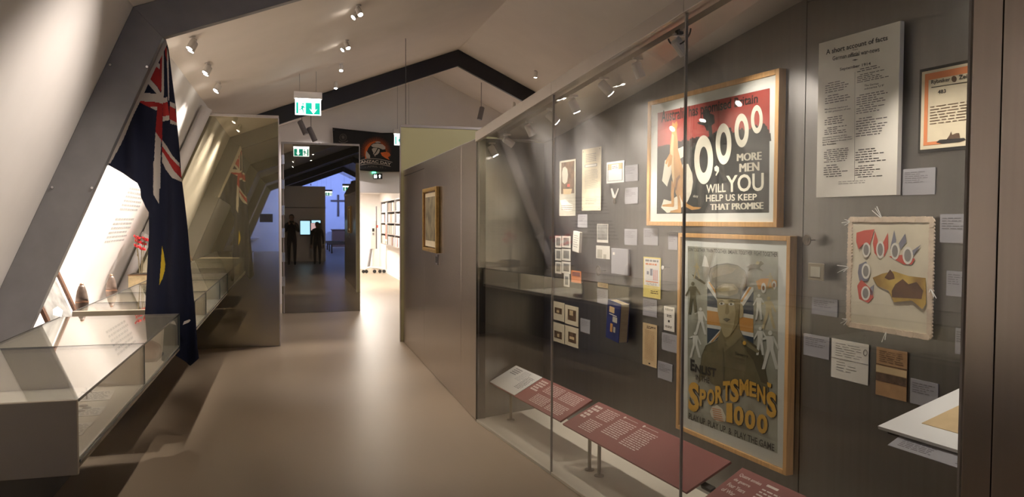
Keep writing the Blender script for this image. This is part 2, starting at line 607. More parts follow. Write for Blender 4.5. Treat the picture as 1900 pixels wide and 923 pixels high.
partition('olive mirror-glass partition reflecting the hanging flag', -1.9, -0.142, 9.73, 2.77, 'bronze_glass', raking=True)
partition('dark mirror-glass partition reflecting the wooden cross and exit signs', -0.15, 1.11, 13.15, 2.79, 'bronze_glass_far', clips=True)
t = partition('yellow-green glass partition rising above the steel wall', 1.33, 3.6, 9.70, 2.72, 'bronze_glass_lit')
MB().box(1.33 - 3.6 - 0.006, 1.33 - 3.6 + .006, -.004, .034, 0.002, 2.72).build('edge_trim', 'rail_steel', t)
MB().tube([(1.40 - 3.6, 0.015, 2.755), (1.40 - 3.6, 0.015, CZ(1.4) - .01)], 0.004, 6).build('suspension_wire', 'dark_metal', t)
q = pY(494, 405, 9.72)
t = thing('wall_plate', 'small dark rectangular plate on the olive mirror glass', 'plate', (q[0], 9.729, q[2]))
MB().box(-.075, .075, -.012, 0, -.05, .05).build('body', 'dark_metal', t, bevel=.003)
MB().box(-.06, .06, -.016, -.012, -.038, .038).build('face', 'black_plastic', t)

# ---------------------------------------------------------------- steel wall on the right
SX = 1.362
t = thing('steel_wall', 'brushed steel wall holding the small gilt picture', 'wall', (SX, 9.66, 0))
o = np.array([SX, 9.66, 0])
jy, jz = 8.09, 2.095


def steelpart(name, y0, y1, z0, z1, m='brushed_steel', d=0.06):
    return MB().box(0, d, y0 - o[1], y1 - o[1], z0, z1).build(name, m, t, bevel=0.002)


MB().box(0.008, 0.07, 5.69 - o[1], 0, 0.002, 2.168).build('core', 'joint_dark', t)
steelpart('door_panel', jy + 0.006, 9.66, 0.004, jz)
steelpart('panel', 6.25, jy, 0.004, 2.172)
steelpart('panel', 5.692, 6.246, 0.004, 2.172)
steelpart('header', jy, 9.66, jz + 0.006, 2.172)
MB().box(0, 0.5, 5.692 - o[1], 0, 2.172, 2.176).build('cap', 'rail_steel', t)
MB().box(0.07, 0.5, -0.05, 0, 0.004, 2.17).build('return_panel', 'brushed_steel', t)
q = pX(811, 482, SX)
t2 = thing('wall_socket', 'small dark switch plate below the gilt picture', 'switch', (SX, q[1], q[2]))
MB().box(-.008, 0, -.055, .055, -.05, .05).build('plate', 'grey_plastic', t2, bevel=.002)
MB().box(-.012, -.008, -.03, .03, -.03, .03).build('rocker', 'dark_metal', t2)

# ---------------------------------------------------------------- the wall display case
CE = 5.3          # far end along the case
t = thing('display_case', 'tall glass-fronted steel display case along the right wall', 'display case', gp(0, 0.0, 0))
CO = np.array(gp(0, 0, 0))


def cpart(name, pts, vec, m, bevel=0.0):
    return MB().prism([np.array(p) - CO for p in pts], vec, ).build(name, m, t, bevel=bevel)


v_in = tuple(GN * 0.02)
SJ = 3.47         # joint in the back wall (towards the camera)
qj = pG(1487, 600, DB)
SJ = float(np.dot(qj - G0, GD))
cpart('back_panel', [gp(-0.18, DB, 0), gp(SJ - .003, DB, 0), gp(SJ - .003, DB, back_z(SJ)), gp(-0.18, DB, back_z(-.18))], v_in, 'case_steel')
cpart('back_panel', [gp(SJ + .003, DB, 0), gp(CE, DB, 0), gp(CE, DB, back_z(SJ) - .03), gp(SJ + .003, DB, back_z(SJ) - .03)], v_in, 'case_steel')
cpart('back_header', [gp(SJ + .003, DB, back_z(SJ) - .024), gp(CE, DB, back_z(SJ) - .024), gp(CE, DB, back_z(CE)), gp(SJ + .003, DB, back_z(SJ))], v_in, 'case_steel')
cpart('back_core', [gp(-.18, DB + .021, 0), gp(CE, DB + .021, 0), gp(CE, DB + .021, back_z(CE)), gp(-.18, DB + .021, back_z(-.18))], v_in, 'joint_dark')
ea, eb = np.array(gp(0.004, 0.005, 0)), np.array(gp(-0.17, DB - .002, 0))
cpart('end_panel', [ea, eb, eb + np.array([0, 0, back_z(-.17)]), ea + np.array([0, 0, rail_z(0) + .03])], (0.0, 0.03, 0), 'case_steel')
cpart('base', [gp(0.01, 0.0, 0.002), gp(CE, 0.0, 0.002), gp(CE, DB, 0.002), gp(-0.16, DB, 0.002)], (0, 0, 0.018), 'case_cream')
cpart('lid', [gp(0.0, 0.0, rail_z(0) + .05), gp(CE, 0.0, rail_z(CE) + .05), gp(CE, DB + .04, back_z(CE) + .002), gp(-.18, DB + .04, back_z(-.18) + .002)], (0, 0, 0.02), 'rail_steel')
rs = 1.335
for k in range(4):
    a, b = k * rs, min((k + 1) * rs, CE)
    cpart('top_rail', [gp(a + .001, -.012, rail_z(a)), gp(b - .001, -.012, rail_z(b)), gp(b - .001, -.012, rail_z(b) + .075), gp(a + .001, -.012, rail_z(a) + .075)], tuple(GN * .03), 'rail_steel', bevel=.002)
for k in range(3):
    a, b = k * rs + .004, (k + 1) * rs - .004
    cpart('glass_pane', [gp(a, 0, 0.004), gp(b, 0, 0.004), gp(b, 0, rail_z(b)), gp(a, 0, rail_z(a))], tuple(GN * .010), 'clear_glass')
for k in (1, 2, 3):
    a = k * rs
    cpart('glass_joint', [gp(a - .0038, -.001, 0.004), gp(a + .0038, -.001, 0.004), gp(a + .0038, -.001, rail_z(a)), gp(a - .0038, -.001, rail_z(a))], tuple(GN * .012), 'silicone')
cpart('glass_joint', [gp(0, -.001, 0.004), gp(.006, -.001, 0.004), gp(.006, -.001, rail_z(0)), gp(0, -.001, rail_z(0))], tuple(GN * .012), 'joint_dark')
cpart('lighting_track', [gp(.15, .11, rail_z(.15) + .0), gp(CE - .1, .11, rail_z(CE - .1) + .0), gp(CE - .1, .11, rail_z(CE - .1) + .03), gp(.15, .11, rail_z(.15) + .03)], tuple(GN * .03), 'rail_steel')

# steel pillar closing the case at the right
S0 = 3 * rs + .012
t = thing('steel_pillar', 'brushed steel pillar at the right edge with a dark vertical joint', 'pillar', gp(S0, 0, 0))
PO = np.array(gp(S0, 0, 0))
hz = rail_z(CE)
for a, b in ((S0, S0 + .083), (S0 + .087, S0 + 1.0), (S0 + 1.004, S0 + 3.2)):
    MB().prism([np.array(p) - PO for p in (gp(a, -.004, .003), gp(b, -.004, .003), gp(b, -.004, hz), gp(a, -.004, hz))], tuple(GN * .03)).build('panel', 'brushed_steel', t, bevel=.0015)
MB().prism([np.array(p) - PO for p in (gp(S0, .027, .003), gp(S0 + 3.2, .027, .003), gp(S0 + 3.2, .027, hz), gp(S0, .027, hz))], tuple(GN * .02)).build('core', 'joint_dark', t)

# ---------------------------------------------------------------- spotlights on the case track
ORD = ['nearest', 'second', 'third', 'fourth', 'fifth', 'sixth', 'seventh', 'eighth', 'ninth', 'tenth', 'eleventh']


def spot_fixture(name, label, loc, target, group, power, size, color=WARM, body='white_plastic', r=0.026, L=0.085, stem=0.05, glow=True, blend=0.7, lamp=True):
    t = thing(name, label, 'spotlight', loc, group)
    dv = (Vector(target) - Vector(loc)).normalized()
    piv = Vector((0, 0, -stem))
    MB().box(-.025, .025, -.012, .012, -.012, 0.0).build('mount', body, t)
    MB().tube([(0, 0, 0), piv], 0.006, 8).build('stem', body, t)
    a, b = piv - dv * L * 0.35, piv + dv * L * 0.65
    MB().tube([a, a + dv * .01, b], [r * .75, r, r], 16).build('housing', body, t, smooth=False)
    if glow:
        MB().tube([b, b + dv * 0.003], r * 0.82, 16).build('lens', 'lamp_glow', t)
    if lamp:
        add_light('SPOT', 'lamp', Vector(loc) + b + dv * 0.01, Vector(target), power, color, size, blend, 0.02, parent=t)
    return t


trk = [(913, 258), (941, 238), (982, 212), (1022, 188), (1064, 160), (1121, 126), (1183, 80), (1259, 32)]
ss = [float(np.dot(pG(px, py, .125) - G0, GD)) for px, py in trk] + [3.35, 3.85, 4.4]
for i, s in enumerate(ss):
    loc = gp(s, 0.125, rail_z(s))
    tgt = gp(s + 0.05 if s > .3 else s + .2, DB, 1.85 if i % 2 else 1.15)
    spot_fixture('track_spotlight', f'white track spotlight in the glass case, {ORD[i] if i else "closest"} from the steel wall', loc, tgt, 'spotlights on the case track', 10.0 if i % 2 else 16.0, 86 if i % 2 else 70, WARM, glow=(i in (0, 3, 4, 5, 8, 9, 10)))
mb_c = thing('power_cable', 'looped black cable hanging from the case lighting track', 'cable', gp(2.45, .12, rail_z(2.45)))
cb = np.array(gp(2.45, .12, rail_z(2.45)))
pts = []
for k in range(13):
    a = math.pi * k / 12
    q = np.array(gp(2.45 + .09 * math.cos(a), .12, rail_z(2.45) - .055 * math.sin(a)))
    pts.append(q - cb)
MB().tube(pts, .004, 6).build('cord', 'black_plastic', mb_c)
MB().box(-.012, .012, -.02, .02, -.01, .012).build('plug', 'black_plastic', mb_c)

# ---------------------------------------------------------------- ceiling spotlights
lp = [(357, 80), (385, 128), (404, 163)]
for i, (px, py) in enumerate(lp):
    q = onp(px, py - 12, (-.984, 0, 2.94), (-.38, 0, 1))
    for k in (0, 1):
        loc = (q[0], q[1] + k * .10, q[2])
        tgt = (-1.78, q[1] - 0.55 + k * .5, 0.88)
        spot_fixture('ceiling_spotlight', f'white ceiling spotlight near the flag, {("front","rear")[k]} of the {("nearest","middle","farthest")[i]} pair', loc, tgt, 'ceiling spotlights above the cases', (85, 80, 45)[i], 74, WARM, blend=1.0)
rp_ = [(665, 15), (643, 80), (633, 123), (623, 157)]
for i, (px, py) in enumerate(rp_):
    q = onp(px, py - 6, (-.984, 0, 2.94), (-.38, 0, 1))
    for k in range(2 if i < 2 else 1):
        loc = (q[0], q[1] + k * .14, q[2])
        tgt = [(1.36, q[1] - 1.2, 1.35), (-1.78, q[1] - .75, 1.05)][k] if i < 2 else ((0.50, 8.6, 0) if i == 2 else (0.55, 10.6, 0))
        spot_fixture('ceiling_spotlight', f'bright ceiling spotlight over the aisle, {("nearest","second","third","farthest")[i]} row{", rear one" if k else ""}', loc, tgt, 'ceiling spotlights over the aisle', (70, 70, 130, 45)[i] if k == 0 else 430, 52 if k == 0 else 46, WARM, blend=.7 if k == 0 else 1.0)
# more of the same rows behind and above the camera
for i, y in enumerate((4.6, 2.6, 0.4)):
    loc = (.1, y, CZ(.1))
    spot_fixture('ceiling_spotlight', f'ceiling spotlight above the frame aimed at the raking wall, {("nearest the flag","middle","nearest the camera")[i]}', loc, (-1.75, y + .1, .95), 'ceiling spotlights above the cases', (130, 60, 26)[i], 70, WARM, blend=1.0)
for i, y in enumerate((5.2, 3.2, 0.8)):
    loc = (.62, y, CZ(.62))
    spot_fixture('ceiling_spotlight', f'ceiling spotlight above the frame over the aisle, {("farthest","middle","nearest")[i]} from camera', loc, (1.0, y + .4, 0), 'ceiling spotlights over the aisle', (30, 18, 8)[i], 52, WARM)
for i, (x, y) in enumerate(((3.6, 11.2), (4.2, 7.5), (3.9, 13.4), (0.5, 13.9))):  # unseen lamps added to brighten the far bay and the glass partition
    zc = RZ - .47 * (x - RX) if x > RX else CZ(x)
    spot_fixture('ceiling_spotlight', f'added unseen ceiling spotlight brightening the far bay, number {("one","two","three","four")[i]} from the case', (x, y, zc), ((2.2, 9.7, 2.2) if i == 1 else (x - .3, y + .2, 0)), 'added ceiling spotlights in the far bay', (190, 90, 190, 90)[i], 70 if i == 1 else 120, NEUT)
# unlit grey cylinder spots in the far bay
for px, py, y, tgt, nm in ((893, 204, 13.2, (-.25, -.1, -1), 'single grey cylinder spotlight hanging beyond the gable frame at right'), (560, 230, 13.0, (.35, -.1, -.8), 'left one of two grey cylinder spotlights above the dark mirror glass'), (577, 242, 13.0, (.35, -.1, -.8), 'right one of two grey cylinder spotlights above the dark mirror glass')):
    q = onp(px, py, (-.984, 0, 2.94), (-.38, 0, 1)) if px < 600 else onp(px, py, (RX, 0, RZ), (.47, 0, 1))
    if px < 600:
        q = np.array(pY(px, py, 13.05))
    else:
        q = np.array(pY(px, py, 13.3))
    spot_fixture('cylinder_spotlight', nm, tuple(q), tuple(q + np.array(tgt)), 'grey cylinder spotlights in the far bay', 0, 50, body='grey_plastic', r=.045, L=.24, stem=.03, glow=False, lamp=False)
    zc = CZ(q[0]) if q[0] < RX else RZ - .47 * (q[0] - RX)
    o_ = bpy.data.objects[-1] if False else None
    root = [x for x in COL.objects if x.name.startswith('cylinder_spotlight')][-1]
    MB().tube([(0, 0, 0), (0, 0, zc - q[2])], .006, 6).build('suspension_rod', 'grey_plastic', root)

# lamps of the side room and the blue-lit room behind
t = thing('ceiling_panel_light', 'ceiling panel lamp inside the bright side room', 'lamp', (1.6, 18.5, 2.36))
MB().box(-.5, .5, -.5, .5, -.03, 0).build('frame', 'white_plastic', t)
MB().box(-.46, .46, -.46, .46, -.035, -.03).build('diffuser', 'lamp_glow', t)
add_light('AREA', 'side_room_lamp', (1.6, 18.5, 2.31), (1.6, 18.5, 0), 22, (1, .93, .88), sx=1, sy=1)
add_light('AREA', 'side_room_lamp', (1.3, 22.4, 2.31), (1.3, 22.4, 0), 15, (1, .93, .88), sx=1, sy=1)
t = thing('ceiling_panel_light', 'second ceiling panel lamp at the far end of the side room', 'lamp', (1.3, 22.4, 2.36))
MB().box(-.5, .5, -.5, .5, -.03, 0).build('frame', 'white_plastic', t)
MB().box(-.46, .46, -.46, .46, -.035, -.03).build('diffuser', 'lamp_glow', t)
for i, x in enumerate((1.0, 4.2)):
    spot_fixture('blue_floodlight', f'blue floodlight washing the gable wall behind the photographer, {("left","right")[i]} one', (x, -15.2, (CZ(x) if x < RX else RZ - .47 * (x - RX)) - .27), (2.6, -19.5, 2.2), 'blue floodlights', 900, 120, (.20, .32, 1.0))

# ---------------------------------------------------------------- low glass display cases on the left
CX0, CX1, CZ0, CZ1 = -1.45, -0.735, 0.655, 0.905
FLOOR_IN = 0.692


def low_case(label, y0, y1, divs, near_panel):
    t = thing('glass_table_case', label, 'display case', (CX0, y0, 0))
    o = np.array([CX0, y0, 0])

    def bx(name, x0, x1, ya, yb, z0, z1, m, bevel=0.0):
        return MB().box(x0 - o[0], x1 - o[0], ya - o[1], yb - o[1], z0, z1).build(name, m, t, bevel=bevel)
    bx('plinth', CX0, -1.28, y0 + .25, y1 - .12, 0.002, CZ0, 'dark_metal')
    bx('tray', CX0, CX1, y0, y1, CZ0, CZ0 + .022, 'case_grey', .002)
    bx('floor_board', CX0 + .004, CX1 - .004, y0 + .004, y1 - .004, CZ0 + .0225, FLOOR_IN, 'case_cream')
    bx('back_board', CX0, CX0 + .012, y0 + .02, y1 - .012, FLOOR_IN + .0005, CZ1 - .010, 'case_cream')
    bx('back_rim', CX0 - .008, CX0 - .001, y0, y1, CZ0, CZ1 + .002, 'dark_metal')
    if near_panel:
        bx('end_panel', CX0, CX1, y0 - .02, y0, CZ0 - .02, CZ1, 'case_grey', .002)
    else:
        bx('end_panel', CX0, CX1 - .1, y0 - .05, y0, CZ0, CZ1 + .004, 'case_grey', .002)
    bx('end_board', CX0 + .012, CX1 - .01, y1 - .012, y1, FLOOR_IN + .0005, CZ1 - .010, 'case_cream')
    ys = [y0] + divs + [y1]
    for a, b in zip(ys[:-1], ys[1:]):
        bx('glass_top', CX0, CX1, a + .002, b - .002, CZ1 - .009, CZ1, 'table_glass')
        bx('glass_front', CX1 - .008, CX1, a + .002, b - .002, FLOOR_IN + .0005, CZ1 - .0095, 'table_glass')
    for d in divs:
        bx('divider', CX0 + .012, CX1 - .009, d - .004, d + .004, FLOOR_IN + .0005, CZ1 - .0095, 'case_cream')
        bx('divider_edge', CX1 - .0085, CX1 + .002, d - .005, d + .005, FLOOR_IN, CZ1, 'glass_edge')
        bx('top_joint', CX0, CX1, d - .002, d + .002, CZ1 - .009, CZ1 + .001, 'glass_edge')
    # polished glass edges
    bx('top_edge', CX1, CX1 + .002, y0, y1, CZ1 - .010, CZ1 + .0005, 'glass_edge')
    bx('end_edge', CX0, CX1, y1, y1 + .002, CZ1 - .012, CZ1 + .0005, 'rail_steel')
    bx('corner_edge', CX1 - .006, CX1 + .003, y1 - .003, y1 + .004, CZ0, CZ1, 'glass_edge')
    bx('lower_rim', CX1, CX1 + .004, y0, y1, CZ0 + .02, CZ0 + .03, 'glass_edge')
    return t


low_case('near low glass case at the lower left with a grey end panel', 3.04, 5.61, [4.32], True)
low_case('far low glass case behind the flag with three dividers', 5.92, 9.70, [6.50, 7.33, 8.72], False)


def flat_item(name, label, cat, m, cx, cy, w, d, rot, z=FLOOR_IN + .001, th=.002, lines=0, group=None):
    t = thing(name, label, cat, (cx, cy, z), group)
    t.rotation_euler = (0, 0, rot)
    MB().box(-w / 2, w / 2, -d / 2, d / 2, 0, th).build('sheet', m, t)
    if lines:
        mb = MB()
        bars(mb, -w * .42, -d * .4, w * .42, d * .4, lines, th + .0002, th + .0006, .02, .4, .3)
        mb.build('printed_text', 'ink_grey', t)
    return t


flat_item('paper_sheet', 'pale typed sheet lying in the near glass case', 'document', 'paper_white', -.92, 4.08, .16, .22, .1, lines=9)
flat_item('paper_sheet', 'pale caption card nearest the grey end panel in the near case', 'document', 'paper_white', -.86, 3.45, .12, .2, .0, lines=7)
flat_item('paper_sheet', 'pale caption card beside the coins in the near case', 'document', 'paper_white', -.88, 3.75, .14, .16, .05, lines=6)
for i, (px, py) in enumerate(((155, 753), (161, 757), (149, 763))):
    q = pZ(px, py, FLOOR_IN + .004)
    t = thing('coin', f'dark bronze coin in the near glass case, {("farthest", "rightmost", "nearest")[i]} of three', 'coin', (q[0], q[1], FLOOR_IN + .001), 'coins in the near case')
    MB().lathe([(.017, 0), (.019, .001), (.019, .003), (.017, .004)], n=18).build('disc', 'bronze_medal', t)
    MB().lathe([(.013, .004), (.012, .0048)], n=14).build('relief', 'bronze_medal', t)
q = pZ(161, 742, FLOOR_IN)
t = thing('cross_pendant', 'thin metal cross propped upright beside the coins', 'cross', (q[0], q[1], FLOOR_IN + .001))
MB().box(-.003, .003, -.002, .002, 0, .055).build('upright', 'bronze_medal', t)
MB().box(-.022, .022, -.002, .002, .032, .037).build('crossbar', 'bronze_medal', t)
# brown slouch cap
q = pZ(281, 664, FLOOR_IN)
t = thing('leather_cap', 'dark brown folded leather cap at the far end of the near case', 'hat', (min(q[0], -.87), q[1] - .05, FLOOR_IN + .001))
mb = MB()
prof = [(-.16, 0), (.13, 0), (.155, .03), (.13, .075), (.05, .10), (-.12, .105), (-.17, .05)]
mb.prism([(x * .6, -.12, z) for x, z in prof], (0, .24, 0))
mb.build('crown', 'dark_wood', t, bevel=.02)
MB().box(-.1, .095, -.126, .126, 0, .018).build('band', 'dark_metal', t, bevel=.004)
flat_item('open_booklet', 'open grey booklet in the first bay of the far glass case', 'book', 'paper_grey', -1.0, 6.9, .3, .22, .3, th=.012, lines=8)
flat_item('document_sheet', 'cream document in the second bay of the far glass case', 'document', 'paper_cream', -.95, 7.7, .2, .28, -.15, lines=9)
flat_item('small_box', 'small dark box on the floor of the far glass case', 'box', 'dark_wood', -.84, 7.55, .08, .12, .2, th=.035)
flat_item('document_sheet', 'white document in the last bay of the far glass case', 'document', 'paper_white', -.95, 9.2, .25, .3, .1, lines=9)

# ---------------------------------------------------------------- things on the ledge
# leaning dark-wood framed photograph
fy, fx = 6.0, -1.50
a_l = math.radians(22)
lean = Vector((-math.sin(a_l), 0, math.cos(a_l)))
xdir = Vector((.07, .997, 0)).normalized()
ydir = (lean - xdir * lean.dot(xdir)).normalized()
zdir = xdir.cross(ydir)
mt = Matrix(((xdir.x, ydir.x, zdir.x, -1.53), (xdir.y, ydir.y, zdir.y, 5.78), (xdir.z, ydir.z, zdir.z, LEDGE + .012), (0, 0, 0, 1)))
t = thing('framed_photograph', 'dark wooden framed photograph leaning on the ledge beside the raking frame', 'picture frame', matrix=mt)
fw_, fh_ = .58, .70
for nm, a in (('frame_side', (0, .045, 0, fh_)), ('frame_side', (fw_ - .045, fw_, 0, fh_)), ('frame_bottom', (.045, fw_ - .045, 0, .045)), ('frame_top', (.045, fw_ - .045, fh_ - .045, fh_))):
    MB().box(a[0], a[1], a[2], a[3], 0, .025).build(nm, 'dark_wood', t, bevel=.004)
MB().box(.04, fw_ - .04, .04, fh_ - .04, .002, .008).build('mount', 'mount_board', t)
MB().box(.09, fw_ - .09, .10, fh_ - .09, .008, .0095).build('photograph', 'photo_grey', t)
MB().flat([(.16 + .0, .2), (.28, .17), (.36, .21), (.30, .25), (.2, .24)], .0095, .0102).build('print_highlight', 'paper_white', t)
MB().box(fw_ / 2 - .02, fw_ / 2 + .02, fh_, fh_ + .02, .008, .014).build('hanger', 'gilt', t)

# artillery shells
def shell(px, py, X, label, h):
    q = pX(px, py, X)
    t = thing('artillery_shell', label, 'shell', (X, q[1], LEDGE - .001), 'artillery shells on the ledge')
    r = h * .125
    MB().lathe([(r * .97, 0), (r, .004), (r, h * .10), (r * .96, h * .105), (r * .96, h * .13), (r, h * .135), (r, h * .58), (r * .97, h * .60)], n=28).build('body', 'shell_bronze', t, smooth=False)
    MB().lathe([(r * 1.01, h * .60), (r * 1.01, h * .625)], n=28).build('driving_band', 'copper', t)
    MB().lathe([(r * .96, h * .625), (r * .88, h * .72), (r * .72, h * .83), (r * .48, h * .92), (r * .3, h * .96)], n=28).build('nose', 'shell_bronze', t, smooth=True)
    MB().lathe([(r * .3, h * .96), (r * .28, h * .985), (r * .12, h)], n=16).build('fuse', 'copper', t, smooth=True)
    return t


shell(152, 560, -1.55, 'left brass artillery shell standing on the ledge, beside the framed photograph', .375)
shell(207, 545, -1.55, 'right brass artillery shell standing on the ledge, nearer the poppies', .375)

# potted poppies
PXc, PYc = -1.56, 9.02
t = thing('potted_poppies', 'red artificial poppies in a square cream pot behind the flag', 'plant', (PXc, PYc, LEDGE - .001))
mb = MB()
mb.prism([(-.10, -.13, 0), (.10, -.13, 0), (.10, .13, 0), (-.10, .13, 0)], (0, 0, .27))
mb.build('pot', 'wicker', t, bevel=.006)
MB().box(-.105, .105, -.135, .135, .27, .278).build('pot_rim', 'gilt_dark', t)
MB().box(-.09, .09, -.12, .12, .278, .282).build('soil', 'soil', t)
heads = [(-.02, -.10, .56, 0), (-.01, -.16, .47, 1), (.02, -.06, .44, 2), (-.03, .0, .515, 3), (.03, .06, .54, 4), (.0, .13, .49, 5), (.02, .18, .53, 6), (-.02, -.03, .38, 7)]
for (dx, dy, hz_, k) in heads:
    hz_ += .10
    base = Vector((dx * .4, dy * .25, .28))
    tip = Vector((dx, dy, hz_))
    mid = (base + tip) / 2 + Vector((0, -dy * .25, .02))
    st = MB().tube([base, base.lerp(mid, .5), mid, mid.lerp(tip, .5), tip], .0035, 6).build('stem', 'stem', t)
    if k < 7:
        fl = bpy.data.objects.new('flower', None)
        ang = random.random() * 6
        mb = MB()
        for p in range(5):
            a = ang + p * 2 * math.pi / 5
            c0 = tip
            ring = []
            n = 9
            for j in range(n):
                b = a + (j / (n - 1) - .5) * 1.7
                rr = .062 * (1 - .22 * abs(j / (n - 1) - .5) * 2) * (1 + .08 * math.sin(j * 2.1 + k))
                ring.append((tip.x + .55 * rr * math.cos(b) + .01, tip.y + rr * math.sin(b), tip.z + .018 + .012 * math.sin(j * 1.7 + p) - .25 * rr * math.cos(b)))
            vs = [tuple(tip)] + ring
            mb.add(vs, [(0, j + 1, j + 2) for j in range(n - 1)])
        COL.objects.link(fl) if False else None
        bpy.data.objects.remove(fl)
        o_ = mb.build('flower', 'poppy_red', t)
        sd = o_.modifiers.new('thick', 'SOLIDIFY')
        sd.thickness = .003
        MB().lathe([(.004, 0), (.013, .006), (.012, .016), (.004, .02)], c=tuple(tip + Vector((0, 0, .006))), n=10).build('flower_centre', 'poppy_dark', o_)
    else:
        MB().lathe([(.002, -.012), (.009, 0), (.007, .014), (.002, .02)], c=tuple(tip), n=10).build('bud', 'stem', t)

# ---------------------------------------------------------------- hanging flag
FY = 5.668
FO = Vector((-.81, FY, 2.75))
hoistA, hoistB = (303, 66), (196, 303)
xL = [(66, 302), (303, 196), (322, 228), (340, 256), (352, 261), (366, 262), (385, 270), (394, 276), (430, 276), (500, 272), (585, 268), (640, 298), (662, 330), (680, 350)]
xR = [(66, 306), (92, 313), (150, 320), (200, 327), (270, 333), (330, 337), (420, 347), (500, 354), (585, 363), (640, 367), (664, 370), (680, 353)]
it = lambda tb, y: float(np.interp(y, [a for a, b in tb], [b for a, b in tb]))


def conv(pts, ox, oy, s): return [(ox + x / s, oy + y / s) for x, y in pts]


fa = lambda p: conv(p, 180, 50, 3.077)
PAT = [
    (2, fa([(325, 183), (360, 215), (357, 243), (316, 210)])),
    (1, fa([(318, 210), (357, 242), (363, 372), (345, 340), (288, 282)])),
    (2, fa([(288, 280), (345, 345), (362, 378), (345, 388), (276, 306)])),
    (2, fa([(250, 376), (350, 383), (348, 432), (226, 422)])),
    (1, fa([(226, 422), (345, 430), (348, 460), (300, 460)])),
    (2, fa([(300, 458), (348, 457), (340, 478)])),
    (1, fa([(366, 110), (374, 90), (372, 330), (362, 372), (358, 240)])),
    (2, fa([(374, 100), (382, 90), (380, 380), (372, 440), (345, 430), (350, 384), (366, 370)])),
    (1, fa([(345, 430), (372, 438), (370, 662), (334, 602)])),
    (2, fa([(334, 600), (364, 645), (360, 923), (322, 923)])),
    (2, fa([(373, 404), (400, 399), (402, 428), (373, 434)])),
    (1, fa([(373, 432), (402, 427), (413, 503), (373, 512)])),
    (2, fa([(373, 510), (412, 504), (414, 531), (373, 538)])),
    (2, fa([(416, 426), (448, 440), (450, 470), (416, 452)])),
    (1, fa([(414, 450), (450, 470), (458, 552), (414, 527)])),
    (2, fa([(418, 528), (458, 550), (458, 565), (418, 553)])),
    (2, fa([(370, 645), (405, 690), (432, 735), (472, 780), (474, 802), (425, 765), (370, 682)])),
    (1, fa([(370, 680), (425, 750), (474, 802), (490, 872), (440, 822), (370, 712)])),
    (2, fa([(370, 710), (440, 820), (490, 878), (488, 888), (430, 862), (390, 812), (370, 772)])),
    (2, fa([(400, 120), (408, 160), (412, 420), (405, 420), (398, 200)])),
    (1, fa([(384, 80), (398, 120), (400, 200), (390, 160)])),
    (2, conv([(128, 0), (153, 0), (149, 182), (127, 140)], 230, 300, 2.31)),
    (3, conv([(525, 372), (546, 460), (569, 600), (561, 680), (536, 770), (498, 852), (512, 620), (520, 470)], 220, 400, 6.59)),
]


def inside(p, poly):
    x, y = p
    r = False
    j = len(poly) - 1
    for i in range(len(poly)):
        xi, yi = poly[i]
        xj, yj = poly[j]
        if (yi > y) != (yj > y) and x < (xj - xi) * (y - yi) / (yj - yi) + xi:
            r = not r
        j = i
    return r


t = thing('hanging_flag', 'navy ensign with union device hanging in folds from the grey raking frame', 'flag', FO)
NR, NC = 460, 150
vs, fs, mi = [], [], []
PATB = [(a_, p_, min(q[0] for q in p_), max(q[0] for q in p_), min(q[1] for q in p_), max(q[1] for q in p_)) for a_, p_ in PAT]
pxs = []
for i in range(NR + 1):
    py = 66 + (680 - 66) * i / NR
    a, b = it(xL, py), it(xR, py)
    for j in range(NC + 1):
        u = j / NC
        px = a + (b - a) * u
        pxs.append((px, py))
        amp = .004 + .026 * min(1, i / NR * 1.6)
        fold = math.sin((px - 300) * .16 + .4) * .6 + math.sin((px - 290) * .09 + py * .004) * .5
        dy = amp * fold + .006 * math.sin(py * .03 + u * 3)
        q = Vector(pY(px, py, FY)) + Vector((0, dy, 0)) - FO
        vs.append(tuple(q))
for i in range(NR):
    for j in range(NC):
        k = i * (NC + 1) + j
        fs.append((k, k + 1, k + NC + 2, k + NC + 1))
        c = ((pxs[k][0] + pxs[k + NC + 2][0]) / 2, (pxs[k][1] + pxs[k + NC + 2][1]) / 2)
        m_ = 0
        if c[1] < 303:
            hx = hoistA[0] + (hoistB[0] - hoistA[0]) * (c[1] - 66) / 237
            if c[0] - hx < 15 - .02 * (c[1] - 66):
                m_ = 2
        if not m_:
            for idx, poly, x0_, x1_, y0_, y1_ in PATB:
                if x0_ <= c[0] <= x1_ and y0_ <= c[1] <= y1_ and inside(c, poly):
                    m_ = idx
        mi.append(m_)
mb = MB()
mb.v, mb.f, mb.mi = vs, [list(f) for f in fs], mi
o_ = mb.build('cloth', ['flag_navy', 'flag_red', 'flag_white', 'flag_yellow'], t, smooth=True)
sd = o_.modifiers.new('thick', 'SOLIDIFY')
sd.thickness = .0015
for (px, py, nm) in ((303, 64, 'upper'), (195, 303, 'lower')):
    q = Vector(pY(px, py, FY - .01)) - FO
    r_ = MB().tube([q + Vector((-.03, -.03, .01)), q, q + Vector((.02, 0, -.01))], .007, 8).build('fixing_hook', 'chrome', t)
    MB().lathe([(.003, -.01), (.012, 0), (.003, .01)], c=tuple(q + Vector((-.03, -.03, .01))), n=12).build('hook_knob', 'chrome', r_)
q = Vector(pY(345, 600, FY - .045)) - FO
MB().flat([(-.02, -.012), (.018, .004), (.03, .018), (.022, .024), (-.012, .012)], -.002, .002).build('care_tag', 'flag_white', t).matrix_local = Matrix.Translation(q) @ Matrix.Rotation(math.pi / 2, 4, 'X')


